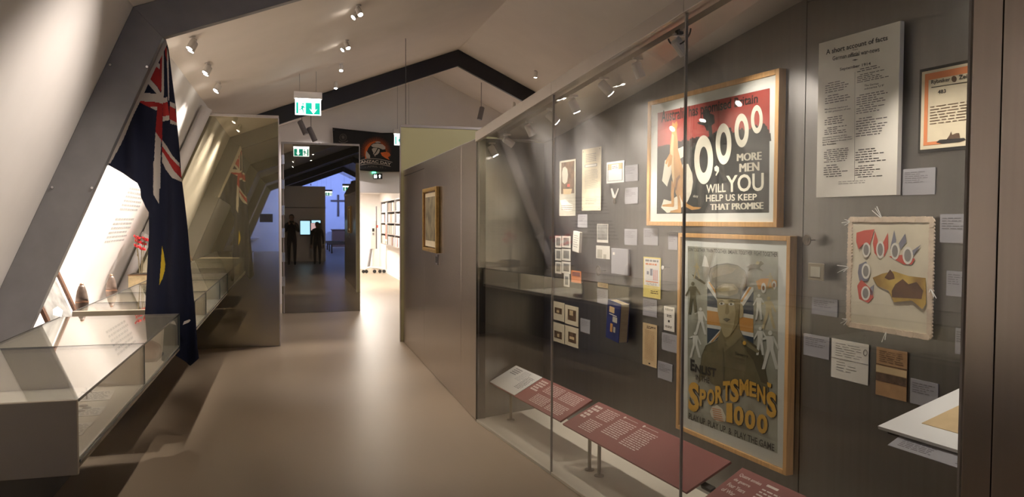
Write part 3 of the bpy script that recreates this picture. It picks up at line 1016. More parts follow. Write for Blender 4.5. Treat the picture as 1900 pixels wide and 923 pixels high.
# ---------------------------------------------------------------- panels hung on the back wall of the case
class Item:
    """flat thing on the case back wall measured from its left and right edges in the photo"""

    def __init__(s, name, label, cat, q, th=.002, off=.002, m=None, part='sheet', group=None, dist=None, bevel=0):
        x0, t0, b0, x1, t1, b1 = q
        s.D = (DB if dist is None else dist) - off - th
        A, B = pG(x0, b0, s.D), pG(x0, t0, s.D)
        C_, D_ = pG(x1, b1, s.D), pG(x1, t1, s.D)
        sa = float(np.dot((A + B) / 2 - G0, GD))
        sb = float(np.dot((C_ + D_) / 2 - G0, GD))
        s.z0 = float((A[2] + C_[2]) / 2)
        z1 = float((B[2] + D_[2]) / 2)
        s.W, s.H, s.sa = sb - sa, z1 - s.z0, sa
        s.T = th
        org = gp(sa, s.D + th, s.z0)
        s.M = Matrix(((GD[0], 0, -GN[0], org[0]), (GD[1], 0, -GN[1], org[1]), (0, 1, 0, org[2]), (0, 0, 0, 1)))
        s.t = thing(name, label, cat, group=group, matrix=s.M)
        if m:
            MB().box(0, s.W, 0, s.H, 0, th).build(part, m, s.t, bevel=bevel)

    def L(s, px, py):
        q = pG(px, py, s.D)
        return (float(np.dot(q - G0, GD)) - s.sa, float(q[2]) - s.z0)

    def poly(s, name, pts, m, k=1, parent=None, h=.0004):
        z = s.T + .0005 * k
        return MB().flat([s.L(*p) for p in pts], z, z + h).build(name, m, parent or s.t)

    def rect(s, name, x0, y0, x1, y1, m, k=1, h=.0004):
        z = s.T + .0005 * k
        return MB().flat([(x0 * s.W, y0 * s.H), (x1 * s.W, y0 * s.H), (x1 * s.W, y1 * s.H), (x0 * s.W, y1 * s.H)], z, z + h).build(name, m, s.t)

    def lines(s, x0, y0, x1, y1, n, m='ink_grey', k=1, word=.016, fill=.4, ragged=.25, name='printed_text', indent=0):
        z = s.T + .0005 * k
        mb = MB()
        bars(mb, x0 * s.W, y0 * s.H, x1 * s.W, y1 * s.H, n, z, z + .0003, word, fill, ragged, indent=indent)
        return mb.build(name, m, s.t)

    def text(s, txt, q, m, k=1, bold=0.0, spacing=1.0, shear=0, name='lettering'):
        return lettering(s.t, txt, quadfn(s, [s.L(*p) for p in q]), m, s.T + .0005 * k + .0003, bold, shear, spacing, name)

    def textbox(s, txt, x0, y0, x1, y1, m, k=1, bold=0.0, name='lettering'):
        return lettering(s.t, txt, boxfn(x0 * s.W, y0 * s.H, x1 * s.W, y1 * s.H), m, s.T + .0005 * k + .0003, bold, name=name)


def ell(cx, cy, rx, ry, n=28, a0=0):
    return [(cx + rx * math.cos(a0 + 2 * math.pi * i / n), cy + ry * math.sin(a0 + 2 * math.pi * i / n)) for i in range(n)]


def ring(it_, name, cx, cy, rx, ry, ix, iy, m, k, n=32, dx=0):
    z = it_.T + .0005 * k
    o1 = [it_.L(*p) for p in ell(cx, cy, rx, ry, n)]
    i1 = [it_.L(*p) for p in ell(cx + dx, cy, ix, iy, n)]
    vs = [(x, y, z + .0004) for x, y in o1] + [(x, y, z + .0004) for x, y in i1]
    fs = [(j, (j + 1) % n, n + (j + 1) % n, n + j) for j in range(n)]
    return MB().add(vs, fs).build(name, m, it_.t)


def framed(it_, fwid, depth=.03):
    W_, H_ = it_.W, it_.H
    z1 = it_.T
    for nm, a, m in (('frame_side', (0, fwid, 0, H_), 'oak_upright'), ('frame_side', (W_ - fwid, W_, 0, H_), 'oak_upright'),
                     ('frame_rail', (fwid, W_ - fwid, 0, fwid), 'oak'), ('frame_rail', (fwid, W_ - fwid, H_ - fwid, H_), 'oak')):
        MB().box(a[0], a[1], a[2], a[3], 0, z1 + .012).build(nm, m, it_.t, bevel=.002)
    MB().box(fwid - .002, W_ - fwid + .002, fwid - .002, H_ - fwid + .002, z1 - .006, z1).build('mount', 'mount_board', it_.t)
    MB().box(fwid - .001, W_ - fwid + .001, fwid - .001, H_ - fwid + .001, z1 + .0075, z1 + .0095).build('glazing', 'picture_glass', it_.t)


# --- red kangaroo poster
p1 = Item('framed_poster', 'oak-framed red and black 50,000 men poster with a kangaroo', 'poster', (1203.5, 187.5, 418.5, 1447, 130, 423), th=.032, off=.003)
framed(p1, .026)
A = lambda *p: conv(p, 1190, 110, 2.797)
Bc = lambda *p: conv(p, 1200, 170, 3.692)
pr = p1.poly('print', A((85, 280), (667, 150), (663, 797), (80, 803)), 'poster_dark', 0)
p1.poly('red_sky', A((85, 280), (667, 150), (666, 414), (600, 418), (520, 432), (450, 440), (380, 425), (300, 405), (250, 440), (200, 452), (150, 448), (85, 462)), 'poster_red', 1)
# marching crowd
random.seed(3)
mb = MB()
z_ = p1.T + .001
for i in range(56):
    u = i / 55
    cx_, base_ = 92 + 565 * u, 470 - 45 * u
    top_ = base_ - (22 + 55 * min(1, max(0, u * 1.5)) * (.6 + .7 * random.random()))
    w_ = 9 + 9 * u
    body = [(cx_ - w_, base_), (cx_ - w_ * .8, top_ + 22), (cx_ + w_ * .8, top_ + 20), (cx_ + w_, base_)]
    mb.flat([p1.L(*q) for q in conv(body, 1190, 110, 2.797)], z_, z_ + .0003)
    mb.flat([p1.L(*q) for q in conv(ell(cx_, top_ + 12, 5 + 3 * u, 9 + 4 * u, 10), 1190, 110, 2.797)], z_, z_ + .0003)
o_ = mb.build('marching_crowd', 'poster_dark', p1.t)
p1.poly('leader_figure', A((290, 330), (325, 318), (318, 275), (335, 255), (352, 262), (355, 280), (378, 290), (382, 330), (365, 345), (372, 400), (355, 410), (350, 370), (340, 372), (328, 345), (300, 338)), 'poster_dark', 2)
p1.text('Australia has promised Britain', [q for q in A((105, 268), (606, 178), (606, 240), (105, 350))], 'poster_dark', 3, bold=.02, shear=0)
# the numeral
p1.poly('numeral_five', Bc((214, 392), (266, 370), (262, 442), (228, 462)), 'poster_cream', 2)
p1.poly('numeral_five', Bc((126, 472), (172, 446), (168, 560), (140, 652), (106, 612)), 'poster_cream', 2)
p1.poly('numeral_five', Bc((245, 500), (285, 496), (312, 560), (318, 620), (305, 700), (280, 755), (235, 800), (190, 825), (140, 832), (100, 795), (118, 738), (165, 752), (200, 722), (250, 700), (262, 620), (245, 540)), 'poster_cream', 2)
p1.poly('kangaroo_body', Bc((176, 235), (178, 206), (190, 222), (206, 200), (214, 226), (205, 262), (213, 330), (216, 400), (234, 470), (252, 540), (264, 620), (266, 690), (262, 735), (240, 745), (222, 700), (205, 680), (190, 640), (178, 600), (172, 540), (166, 480), (160, 420), (164, 340), (174, 285), (168, 255)), 'kangaroo_tan', 3)
p1.poly('kangaroo_belly', Bc((176, 290), (188, 300), (184, 400), (186, 500), (192, 590), (186, 640), (176, 590), (168, 480), (164, 400)), 'kangaroo_pale', 4)
p1.poly('kangaroo_arm', Bc((160, 425), (180, 440), (172, 500), (150, 520), (146, 508), (152, 470), (140, 500), (130, 494), (136, 468)), 'kangaroo_tan', 5)
p1.poly('kangaroo_leg', Bc((172, 610), (196, 640), (188, 700), (190, 780), (186, 792), (108, 788), (110, 776), (172, 768), (168, 700)), 'kangaroo_tan', 4)
p1.poly('kangaroo_leg', Bc((206, 590), (230, 575), (236, 640), (222, 690), (234, 760), (240, 822), (236, 832), (160, 830), (166, 818), (216, 806), (214, 730), (198, 690)), 'kangaroo_tan', 5)
p1.poly('kangaroo_haunch', Bc((204, 596), (228, 570), (234, 584), (218, 610), (206, 680), (198, 668)), 'kangaroo_shade', 6)
p1.poly('kangaroo_tail', Bc((236, 700), (262, 720), (276, 768), (320, 790), (376, 794), (360, 806), (310, 812), (268, 790), (244, 752)), 'kangaroo_tan', 4)
for cx_, cy_, rx_, ry_, ix_, iy_ in ((325, 522, 49, 127, 22, 68), (428, 440, 41, 107, 18, 62), (522, 370, 37, 88, 16, 50), (601, 312, 31, 74, 14, 45)):
    f_ = lambda v, o_, s_: o_ + v / s_
    ring(p1, 'numeral_zero', 1190 + cx_ / 2.797, 110 + cy_ / 2.797, rx_ / 2.797, ry_ / 2.797, ix_ / 2.797, iy_ / 2.797, 'poster_cream', 3)
p1.poly('comma', A((380, 562), (392, 552), (404, 562), (404, 582), (390, 606), (386, 602), (394, 584), (382, 580)), 'poster_cream', 3)
for txt, q, b_ in (('MORE', A((499, 492), (624, 480), (624, 522), (499, 530)), .007), ('MEN', A((512, 543), (612, 533), (612, 578), (512, 586)), .007),
                   ('WILL', A((338, 652), (440, 644), (440, 690), (338, 696)), .007), ('YOU', A((442, 605), (637, 588), (637, 684), (442, 692)), .007),
                   ('HELP US KEEP', A((337, 704), (601, 698), (601, 732), (337, 740)), .007), ('THAT PROMISE', A((361, 752), (633, 742), (633, 778), (361, 784)), .007)):
    for dx_ in ((-.9, 0, .9) if 'M' in txt else (0,)):
        o_ = p1.text(txt, [(x_ + dx_, y_) for x_, y_ in q], 'poster_cream', 3, bold=0.0 if 'M' in txt else .018)
        if dx_ > -.5 and 'M' in txt:
            bm_ = bmesh.new()
            bm_.from_mesh(first_.data)
            bm_.from_mesh(o_.data)
            bm_.to_mesh(first_.data)
            bm_.free()
            bpy.data.objects.remove(o_)
        else:
            first_ = o_
p1.text('doy', A((270, 704), (296, 704), (296, 722), (270, 722)), 'poster_cream', 3)

# --- sportsmen poster
p2 = Item('framed_poster', "tall oak-framed Sportsmen's 1000 poster with a soldier in a cap", 'poster', (1259, 433, 800, 1466, 438, 880), th=.032, off=.003)
framed(p2, .024)
Cc = lambda *p: conv(p, 1260, 440, 4.195)
Dc = lambda *p: conv(p, 1260, 640, 4.195)
p2.poly('print', [(1276, 457), (1444, 467), (1442.5, 842), (1276, 777)], 'poster_olive', 0)
p2.text('JOIN TOGETHER. TRAIN TOGETHER  EMBARK TOGETHER  FIGHT TOGETHER', Cc((72, 84), (770, 120), (770, 168), (72, 118)), 'ink', 2, bold=.005)
p2.poly('flag_field', Cc((220, 346), (580, 392), (580, 850), (500, 790), (300, 800), (220, 830)), 'poster_navy', 1)
p2.poly('flag_saltire', Cc((222, 346), (250, 350), (330, 480), (300, 500), (220, 385)), 'poster_white', 2)
p2.poly('flag_saltire', Cc((580, 392), (540, 388), (470, 500), (500, 540), (580, 420)), 'poster_white', 2)
p2.poly('flag_saltire', Cc((228, 828), (330, 715), (340, 740), (270, 815)), 'poster_white', 2)
p2.poly('flag_saltire_stripe', Cc((228, 350), (244, 352), (322, 475), (310, 482)), 'poster_orange', 3)
p2.poly('flag_saltire_stripe', Cc((568, 392), (552, 390), (480, 500), (490, 510)), 'poster_orange', 3)
p2.poly('flag_saltire_stripe', Cc((246, 822), (326, 732), (332, 742), (264, 816)), 'poster_orange', 3)
p2.poly('flag_cross', Cc((220, 540), (340, 560), (340, 726), (220, 706)), 'poster_white', 2)
p2.poly('flag_cross', Cc((470, 590), (580, 608), (580, 782), (470, 756)), 'poster_white', 2)
p2.poly('flag_cross_stripe', Cc((220, 572), (340, 590), (340, 696), (220, 680)), 'poster_orange', 3)
p2.poly('flag_cross_stripe', Cc((470, 620), (580, 638), (580, 748), (470, 728)), 'poster_orange', 3)
for q in ([(80, 100), (160, 130), (240, 240), (180, 260), (90, 230)],):
    pass
p2.poly('jacket_outline', Cc((177, 923), (209, 844), (296, 806), (330, 704), (470, 704), (506, 784), (596, 844), (648, 896), (698, 1150), (706, 1240), (560, 1160), (330, 1190), (250, 1140), (215, 1080), (150, 1140)), 'olive_dark', 2)
p2.poly('jacket', Cc((185, 923), (215, 850), (300, 812), (330, 712), (470, 712), (500, 790), (590, 850), (640, 900), (690, 1150), (700, 1240), (560, 1160), (330, 1190), (250, 1140), (215, 1080), (150, 1140)), 'olive_mid', 3)
p2.poly('jacket_shade', Cc((480, 800), (590, 850), (640, 900), (690, 1150), (640, 1130), (580, 960), (520, 880)), 'olive_dark', 4)
p2.poly('neck', Cc((335, 690), (470, 660), (480, 740), (400, 830), (345, 790)), 'skin_shade', 4)
p2.poly('collar', Cc((300, 812), (330, 715), (352, 800), (380, 850), (310, 880)), 'olive_light', 5)
p2.poly('collar', Cc((470, 712), (496, 770), (440, 830), (352, 896), (350, 830), (420, 780)), 'olive_light', 5)
p2.poly('shoulder_strap', Cc((500, 800), (530, 815), (630, 890), (612, 905), (505, 835)), 'olive_light', 5)
p2.poly('face', Cc((298, 470), (480, 476), (482, 560), (470, 660), (440, 720), (400, 770), (368, 784), (345, 760), (325, 690), (305, 590)), 'skin_sepia', 6)
p2.poly('face_shade', Cc((430, 500), (480, 476), (482, 560), (470, 660), (440, 720), (400, 770), (430, 690), (446, 600)), 'skin_shade', 7)
p2.poly('ear', Cc(*ell(485, 575, 20, 58, 18)), 'skin_sepia', 7)
p2.poly('nose', Cc((372, 520), (386, 522), (396, 590), (380, 606), (362, 596)), 'skin_shade', 8)
p2.poly('eye', Cc(*ell(338, 520, 22, 11, 14)), 'poster_white', 8)
p2.poly('eye', Cc(*ell(412, 524, 23, 11, 14)), 'poster_white', 8)
p2.poly('pupil', Cc(*ell(336, 519, 9, 9, 12)), 'olive_dark', 9)
p2.poly('pupil', Cc(*ell(410, 523, 9, 9, 12)), 'olive_dark', 9)
p2.poly('eyebrow', Cc((310, 500), (340, 492), (362, 502), (340, 500)), 'olive_dark', 8)
p2.poly('eyebrow', Cc((388, 500), (415, 492), (444, 508), (414, 502)), 'olive_dark', 8)
p2.poly('mouth', Cc((346, 640), (372, 630), (406, 642), (376, 662)), 'olive_dark', 8)
p2.poly('cap_outline', Cc((234, 292), (246, 243), (298, 215), (380, 204), (464, 221), (521, 266), (537, 320), (527, 384), (496, 424), (484, 484), (294, 476), (284, 404), (244, 352)), 'olive_dark', 7)
p2.poly('cap_crown', Cc((240, 290), (252, 248), (300, 222), (380, 212), (460, 228), (515, 270), (530, 320), (520, 380), (490, 420), (480, 480), (298, 470), (290, 400), (250, 350)), 'olive_mid', 8)
p2.poly('cap_band', Cc((292, 385), (490, 400), (482, 485), (298, 475)), 'olive_dark', 9)
p2.poly('cap_light', Cc((262, 280), (310, 240), (380, 228), (450, 245), (420, 280), (330, 300), (270, 320)), 'olive_light', 9)
p2.poly('cap_peak', Cc((292, 420), (310, 384), (360, 362), (430, 366), (470, 410), (462, 440), (400, 462), (320, 452)), 'olive_light', 10)
p2.poly('cap_peak_shine', Cc((310, 410), (350, 382), (420, 384), (450, 410), (400, 420), (340, 425)), 'skin_sepia', 11)
p2.poly('pocket_button', Cc(*ell(514, 826, 14, 16, 12)), 'poster_gold', 9)
p2.poly('jacket_edge', Dc((345, 20), (352, 60), (360, 200), (350, 330), (344, 200)), 'olive_dark', 5)


def athlete(nm, cx, cy, h, m, pose=0):
    """small sporting figure: head, torso, arms and legs"""
    z = p2.T + .0022
    mb = MB()
    def add(pts): mb.flat([p2.L(*q) for q in Cc(*[(cx + x * h, cy + y * h) for x, y in pts])], z, z + .0003)
    add(ell(0, -.44, .055, .065, 10))
    add([(-.10, -.36), (.10, -.36), (.085, -.02), (-.085, -.02)])
    lk = .12 if pose else .04
    add([(-.085, -.03), (.01, -.03), (-.02 - lk, .5), (-.10 - lk, .5)])
    add([(-.01, -.03), (.085, -.03), (.10 + lk, .5), (.02 + lk, .5)])
    add([(-.10, -.35), (-.07, -.28), (-.2, -.05 - .2 * pose), (-.24, -.08 - .2 * pose)])
    add([(.10, -.35), (.07, -.28), (.2, -.1 + .1 * pose), (.24, -.13 + .1 * pose)])
    mb.build(nm, m, p2.t)


athlete('swimmer_figure', 110, 475, 250, 'olive_dark')
athlete('batter_figure', 170, 655, 210, 'poster_white', 1)
athlete('cricketer_figure', 128, 840, 200, 'poster_white', 1)
athlete('baseball_figure', 624, 545, 200, 'poster_white')
athlete('boxer_figure', 700, 590, 250, 'skin_sepia', 1)
athlete('player_figure', 634, 810, 220, 'poster_white')
athlete('golfer_figure', 712, 880, 300, 'poster_white', 1)
athlete('rower_figure', 140, 265, 120, 'skin_sepia', 1)
p2.poly('rowing_boat', Cc((100, 290), (130, 300), (210, 360), (200, 370), (120, 320)), 'olive_dark', 3)
p2.poly('sailing_boat', Cc((200, 140), (215, 160), (235, 235), (180, 228)), 'poster_white', 3)
p2.poly('racehorse', Cc((525, 235), (560, 215), (600, 210), (640, 188), (665, 210), (640, 222), (630, 240), (660, 272), (640, 262), (600, 248), (570, 250), (540, 268), (550, 245)), 'olive_dark', 3)
p2.poly('jockey', Cc((596, 212), (610, 186), (632, 200), (620, 216)), 'skin_sepia', 4)
p2.poly('motor_car', Cc((600, 345), (640, 325), (700, 322), (760, 340), (765, 385), (700, 400), (620, 410)), 'poster_orange', 3)
for cx_, cy_, r_ in ((660, 398, 32), (742, 376, 28)):
    p2.poly('car_wheel', Cc(*ell(cx_, cy_, r_ * .62, r_ * 1.25, 16)), 'poster_white', 4)
    p2.poly('wheel_hub', Cc(*ell(cx_, cy_, r_ * .3, r_ * .62, 12)), 'kangaroo_shade', 5)
athlete('driver_figure', 712, 345, 130, 'skin_sepia', 1)
p2.text('Sports', Dc((440, 52), (540, 82), (540, 108), (440, 84)), 'ink', 6, bold=.01)
p2.text('THE MEDAL', Dc((435, 96), (525, 118), (525, 134), (435, 112)), 'olive_dark', 6)
p2.text('OF MERIT', Dc((440, 122), (520, 148), (520, 164), (440, 138)), 'olive_dark', 6)
p2.text('E', Dc((92, 110), (126, 120), (126, 210), (92, 200)), 'ink', 6, bold=.04)
p2.text('NLIST', Dc((130, 150), (294, 186), (292, 258), (128, 214)), 'ink', 6, bold=.04)
p2.text('IN THE', Dc((134, 232), (240, 258), (240, 304), (134, 272)), 'ink', 6, bold=.02)


def arc_word(txt, boxes, m, k, bold, dx=0, dy=0):
    for ch, q in zip(txt, boxes):
        p2.text(ch, Dc(*[(x + dx, y + dy) for x, y in q]), m, k, bold=bold)


sp = [[(78, 285), (160, 300), (160, 530), (76, 515)], [(165, 345), (215, 350), (212, 480), (163, 478)], [(222, 345), (280, 345), (280, 470), (222, 472)],
      [(286, 322), (346, 318), (346, 452), (286, 460)], [(346, 285), (402, 282), (400, 436), (346, 440)], [(402, 268), (470, 264), (470, 450), (400, 446)],
      [(474, 268), (546, 272), (548, 400), (474, 396)], [(552, 282), (606, 300), (606, 412), (552, 402)], [(612, 306), (676, 330), (676, 468), (612, 436)],
      [(690, 290), (722, 304), (722, 338), (690, 326)], [(684, 358), (762, 374), (762, 580), (684, 555)]]
arc_word("SPORTSMEN'S", sp, 'ink', 6, .075, 8, 5)
arc_word("SPORTSMEN'S", sp, 'poster_gold', 7, .04)
th_ = [[(372, 455), (418, 455), (420, 612), (372, 600)], [(430, 475), (508, 480), (506, 640), (430, 620)], [(516, 505), (598, 515), (596, 668), (516, 650)], [(610, 534), (694, 548), (692, 702), (610, 684)]]
arc_word('1000', th_, 'ink', 6, .075, 8, 5)
arc_word('1000', th_, 'poster_gold', 7, .04)
p2.text('PLAY UP  PLAY UP  &  PLAY THE GAME', Dc((80, 530), (745, 776), (745, 832), (80, 580)), 'ink', 6, bold=.012)
p2.poly('paper_seal', Dc((244, 520), (262, 482), (300, 470), (340, 500), (366, 560), (362, 600), (300, 600), (256, 560)), 'poster_cream', 6)
z_ = p2.T + .0042
mb = MB()
for i in range(6):
    y_ = 492 + i * 17
    mb.flat([p2.L(*q) for q in Dc((262 + i * 3, y_), (330 + i * 4, y_ + 16), (330 + i * 4, y_ + 22), (262 + i * 3, y_ + 6))], z_, z_ + .0003)
mb.build('seal_text', 'ink_orange', p2.t)

# --- war news sheet
d1 = Item('news_board', 'large white September 1914 war-news sheet mounted on board', 'document', (1517, 81, 366.5, 1667, 40.5, 362), th=.022, off=.02, m='paper_white', part='board')
MB().box(.02, d1.W - .02, .02, d1.H - .02, -.019, -.001).build('backing', 'dark_metal', d1.t)
E1 = lambda *p: conv(p, 1510, 50, 4.859)
E2 = lambda *p: conv(p, 1510, 230, 6.594)
d1.text('A short account of facts', E1((112, 205), (668, 72), (668, 118), (112, 252)), 'ink', 1, bold=.02)
d1.text('from', E1((352, 200), (398, 192), (398, 206), (352, 214)), 'ink', 1)
d1.text('German official war-news', E1((170, 268), (594, 178), (594, 222), (170, 304)), 'ink', 1, bold=.012)
d1.poly('underline', E1((305, 272), (413, 250), (413, 255), (305, 277)), 'ink', 1)
d1.poly('ornament', E1((344, 302), (372, 292), (402, 292), (372, 304)), 'ink', 1)
d1.text('September 1914', E1((236, 370), (514, 316), (514, 350), (236, 404)), 'ink', 1, bold=.02)
d1.poly('column_rule', [(1586.2, 134), (1586.8, 134), (1586, 336), (1585.4, 336)], 'ink_grey', 1)
for a, b, n in ((.735, .665, 5), (.655, .595, 4), (.515, .46, 4), (.45, .398, 4), (.308, .22, 7), (.21, .125, 6)):
    d1.lines(.10, b, .455, a, n, 'ink', 1, .022, .36, .5, indent=.015)
for a, b, n in ((.78, .755, 2), (.745, .69, 5), (.622, .50, 9), (.48, .36, 8), (.29, .20, 6), (.19, .11, 6)):
    d1.lines(.51, b, .90, a, n, 'ink', 1, .022, .36, .5, indent=.015)
d1.text('The German', E1((458, 522), (586, 500), (586, 518), (458, 540)), 'ink', 1, bold=.02)
d1.text("submarine 'U 9'", E1((458, 550), (632, 516), (632, 536), (458, 568)), 'ink', 1, bold=.02)
d1.text('Maubeuge captured', E1((100, 738), (306, 708), (306, 726), (100, 758)), 'ink', 1, bold=.02)
d1.text('40 000 prisoners of war,', E1((100, 764), (338, 726), (338, 746), (100, 784)), 'ink', 1, bold=.02)
for i, s_ in enumerate(('complete victory of the', 'German Army under Hinden-', 'burg in Eastern Prussia over', 'the Russians.')):
    w_ = (300, 362, 366, 172)[i]
    d1.text(s_, E2((108, 165 + 28 * i), (108 + w_, 165 + 28 * i - w_ * .13), (108 + w_, 185 + 28 * i - w_ * .13), (108, 185 + 28 * i)), 'ink', 1, bold=.02)
d1.lines(.30, .075, .64, .10, 2, 'ink_grey', 1, .02, .3, .2)

# --- orange-bordered newspaper
d2 = Item('newspaper_page', 'cream newspaper page with an orange border and a warship print', 'newspaper', (1709, 134, 278, 1842, 108, 266), th=.002, off=.010, m='paper_cream')
MB().box(-.012, d2.W + .012, -.012, d2.H + .012, -.009, -.0005).build('backing', 'dark_metal', d2.t)
G1 = lambda *p: conv(p, 1460, 20, 2.43)
for nm, a in (('border', (.05, .88, .95, .965)), ('border', (.05, .05, .105, .88)), ('border', (.895, .05, .95, .88)), ('border', (.105, .05, .32, .09)), ('border', (.68, .05, .895, .09))):
    d2.rect(nm, *a, 'ink_orange', 1)
d2.text('Rybniker', G1((652, 314), (738, 300), (738, 322), (652, 336)), 'ink', 2, bold=.02)
d2.text('Zeitung', G1((776, 292), (866, 276), (866, 302), (776, 316)), 'ink', 2, bold=.02)
d2.poly('crest', G1(*ell(755, 308, 12, 14, 16)), 'ink_brown', 2)
d2.poly('rule', G1((652, 345), (900, 306), (900, 309), (652, 348)), 'ink', 2)
d2.text('483', G1((682, 358), (718, 353), (718, 370), (682, 376)), 'ink', 2, bold=.02)
d2.lines(.14, .30, .86, .55, 7, 'ink_brown', 2, .03, .3, .3)
d2.poly('warship_hull', G1((674, 594), (690, 582), (800, 574), (808, 582), (780, 592), (700, 600)), 'ink', 2)
d2.poly('warship_tower', G1((722, 580), (735, 562), (742, 545), (746, 560), (765, 552), (778, 552), (782, 574)), 'ink_brown', 3)

# --- silk handkerchief
sk = Item('silk_panel', 'cream silk souvenir panel with flags, lace edge and burn marks', 'textile', (1577, 407, 602, 1728, 408, 628), th=.003, off=.02)
W_, H_ = sk.W, sk.H
# gently buckled silk
mb = MB()
n1, n2 = 26, 34
zf = lambda u, v: .003 + .003 * math.sin(u * 5 + v * 3) * math.sin(v * 7)
vs = [(u / n1 * W_, v / n2 * H_, zf(u / n1, v / n2)) for v in range(n2 + 1) for u in range(n1 + 1)]
fs = [(v * (n1 + 1) + u, v * (n1 + 1) + u + 1, (v + 1) * (n1 + 1) + u + 1, (v + 1) * (n1 + 1) + u) for v in range(n2) for u in range(n1)]
mb.add(vs, fs)
o_ = mb.build('cloth', 'silk', sk.t, smooth=True)
sd = o_.modifiers.new('thick', 'SOLIDIFY')
sd.thickness = .001
sk.T = .0075
# lace border: scallops
for side in range(4):
    mb = MB()
    n = 34 if side % 2 else 26
    for i in range(n):
        u = (i + .5) / n
        cx_, cy_ = [(u * W_, H_), (W_, u * H_), (u * W_, 0), (0, u * H_)][side]
        r_ = .010 + .002 * random.random()
        mb.flat([(cx_ + r_ * 1.2 * math.cos(a), cy_ + r_ * 1.2 * math.sin(a)) for a in [k * math.pi / 3 for k in range(6)]], .002, .0075 + .002 * random.random())
    mb.build('lace_edge', 'silk_lace', sk.t)
for (bx_, by_, vx, vy, n) in ((.42, 1.0, -.03, .05, 4), (.0, .55, -.04, -.01, 3), (0, .05, -.03, -.01, 4), (1, .42, .02, -.03, 3), (.5, 0, .0, -.05, 2), (0, .98, -.02, .0, 3)):
    mb = MB()
    for k in range(n):
        a = Vector((bx_ * W_, by_ * H_, .006))
        j1 = Vector((random.uniform(-.01, .01), random.uniform(-.01, .01), .006))
        mb.tube([a, a + Vector((vx, vy, 0)) * .5 + j1, a + Vector((vx, vy, 0)) + j1 * 2], .0016, 5)
    mb.build('thread_tuft', 'ribbon_white', sk.t)
H1 = lambda *p: conv(p, 1560, 370, 3.295)
sk.poly('printed_flag', H1((102, 205), (150, 190), (212, 184), (196, 240), (180, 285), (150, 268), (115, 306), (100, 260)), 'silk_red', 1)
for (px, py, m_) in (((204, 265), (226, 360), 'silk_red'), ((296, 210), (275, 350), 'silk_red')):
    pass
sk.poly('printed_flag', H1((215, 195), (232, 250), (236, 355), (212, 330), (202, 270)), 'silk_red', 1)
sk.poly('printed_flag', H1((294, 205), (296, 300), (270, 355), (262, 270)), 'silk_red', 1)
sk.poly('printed_flag', H1((332, 190), (345, 250), (320, 355), (308, 300)), 'silk_blue', 1)
sk.poly('printed_flag', H1((400, 210), (408, 260), (370, 310), (360, 270)), 'silk_blue', 1)
sk.poly('printed_flag', H1((300, 350), (380, 340), (460, 365), (440, 400), (390, 398)), 'silk_red', 1)
sk.poly('printed_flag', H1((496, 278), (450, 345), (435, 320)), 'silk_blue', 1)
sk.poly('printed_flag', H1((118, 400), (160, 380), (185, 430), (170, 500), (120, 500), (110, 450)), 'silk_blue', 1)
sk.poly('printed_flag', H1((106, 530), (130, 490), (200, 560), (205, 600), (175, 634), (118, 610)), 'silk_red', 1)
sk.poly('printed_flag', H1((185, 540), (210, 522), (200, 590), (180, 580)), 'silk_blue', 1)
for cx_, cy_, rx_, ry_ in ((162, 310, 24, 46), (248, 308, 25, 54), (338, 318, 27, 52), (416, 344, 32, 54), (160, 440, 26, 48), (158, 575, 27, 44)):
    sk.poly('portrait_oval', H1(*ell(cx_, cy_, rx_, ry_, 20)), 'paper_white', 2)
    sk.poly('portrait', H1(*ell(cx_, cy_, rx_ * .66, ry_ * .72, 16)), 'ink_grey', 3)
sk.poly('burnt_patch', H1((200, 480), (260, 455), (330, 440), (420, 470), (525, 482), (528, 640), (505, 672), (440, 620), (330, 630), (300, 560), (230, 530)), 'silk_burn', 1)
sk.poly('painted_hill', H1((318, 560), (340, 520), (385, 488), (420, 520), (470, 506), (510, 560), (500, 610), (320, 600)), 'silk_brown', 2)
sk.poly('painted_tent', H1((274, 480), (308, 430), (330, 458), (336, 486), (300, 494)), 'silk_brown', 2)

# --- cards, labels and letters
lab = []


def label_card(label, q, n=5):
    i_ = Item('caption_card', label, 'label', q, th=.003, off=.002, m='label_grey', part='card', group='grey caption cards in the wall case')
    i_.lines(.08, .45, .9, .9, n, 'label_text', 1, .02, .3, .5)
    return i_


label_card('grey caption card right of the bright certificate', (1159.5, 308, 337.7, 1183.4, 304.6, 335))
label_card('grey caption card right of the white ribbon medal', (1159.5, 349, 379, 1183.4, 348, 378))
label_card('small grey caption card below the long cream scroll', (1072, 399, 423, 1089.6, 397, 422))
label_card('faint grey caption card left of the two under the kangaroo poster', (1158.6, 426, 455, 1182, 425, 455))
label_card('faint grey caption card right of the two under the kangaroo poster', (1194, 424, 455, 1221, 424, 455))
label_card("faint grey caption card touching the top left of the Sportsmen's poster", (1240, 431, 464, 1257, 431, 464))
label_card('grey caption card beneath the bronze oval medallion', (1108, 536, 563, 1128, 538, 566))
label_card('grey caption card right of the four mounted photographs', (1077, 591, 615, 1094.5, 594.5, 621))
label_card('grey caption card directly below the yellow song sheet', (1193, 553, 585, 1218.5, 557, 590))
label_card('grey caption card below the small cream pamphlet', (1228, 617, 649, 1256, 623.6, 656))
label_card('lowest grey caption card right of the long buff paper', (1220.4, 670, 702, 1247, 677.7, 709))
label_card('pale grey caption card right of the war-news board', (1674, 314, 362, 1735, 311, 361.5), 6)
label_card('grey caption card below the small square badge', (1506.5, 552, 582, 1553.5, 557, 590), 4)
label_card('grey caption card left of the white handwritten letter', (1491, 619, 659, 1538, 627, 668))
label_card('dark grey caption card right of the brown folded letter', (1689, 701.5, 749, 1740, 714, 760))
label_card('grey caption card at the upper right of the silk panel', (1744, 398, 451, 1797, 397, 451), 5)
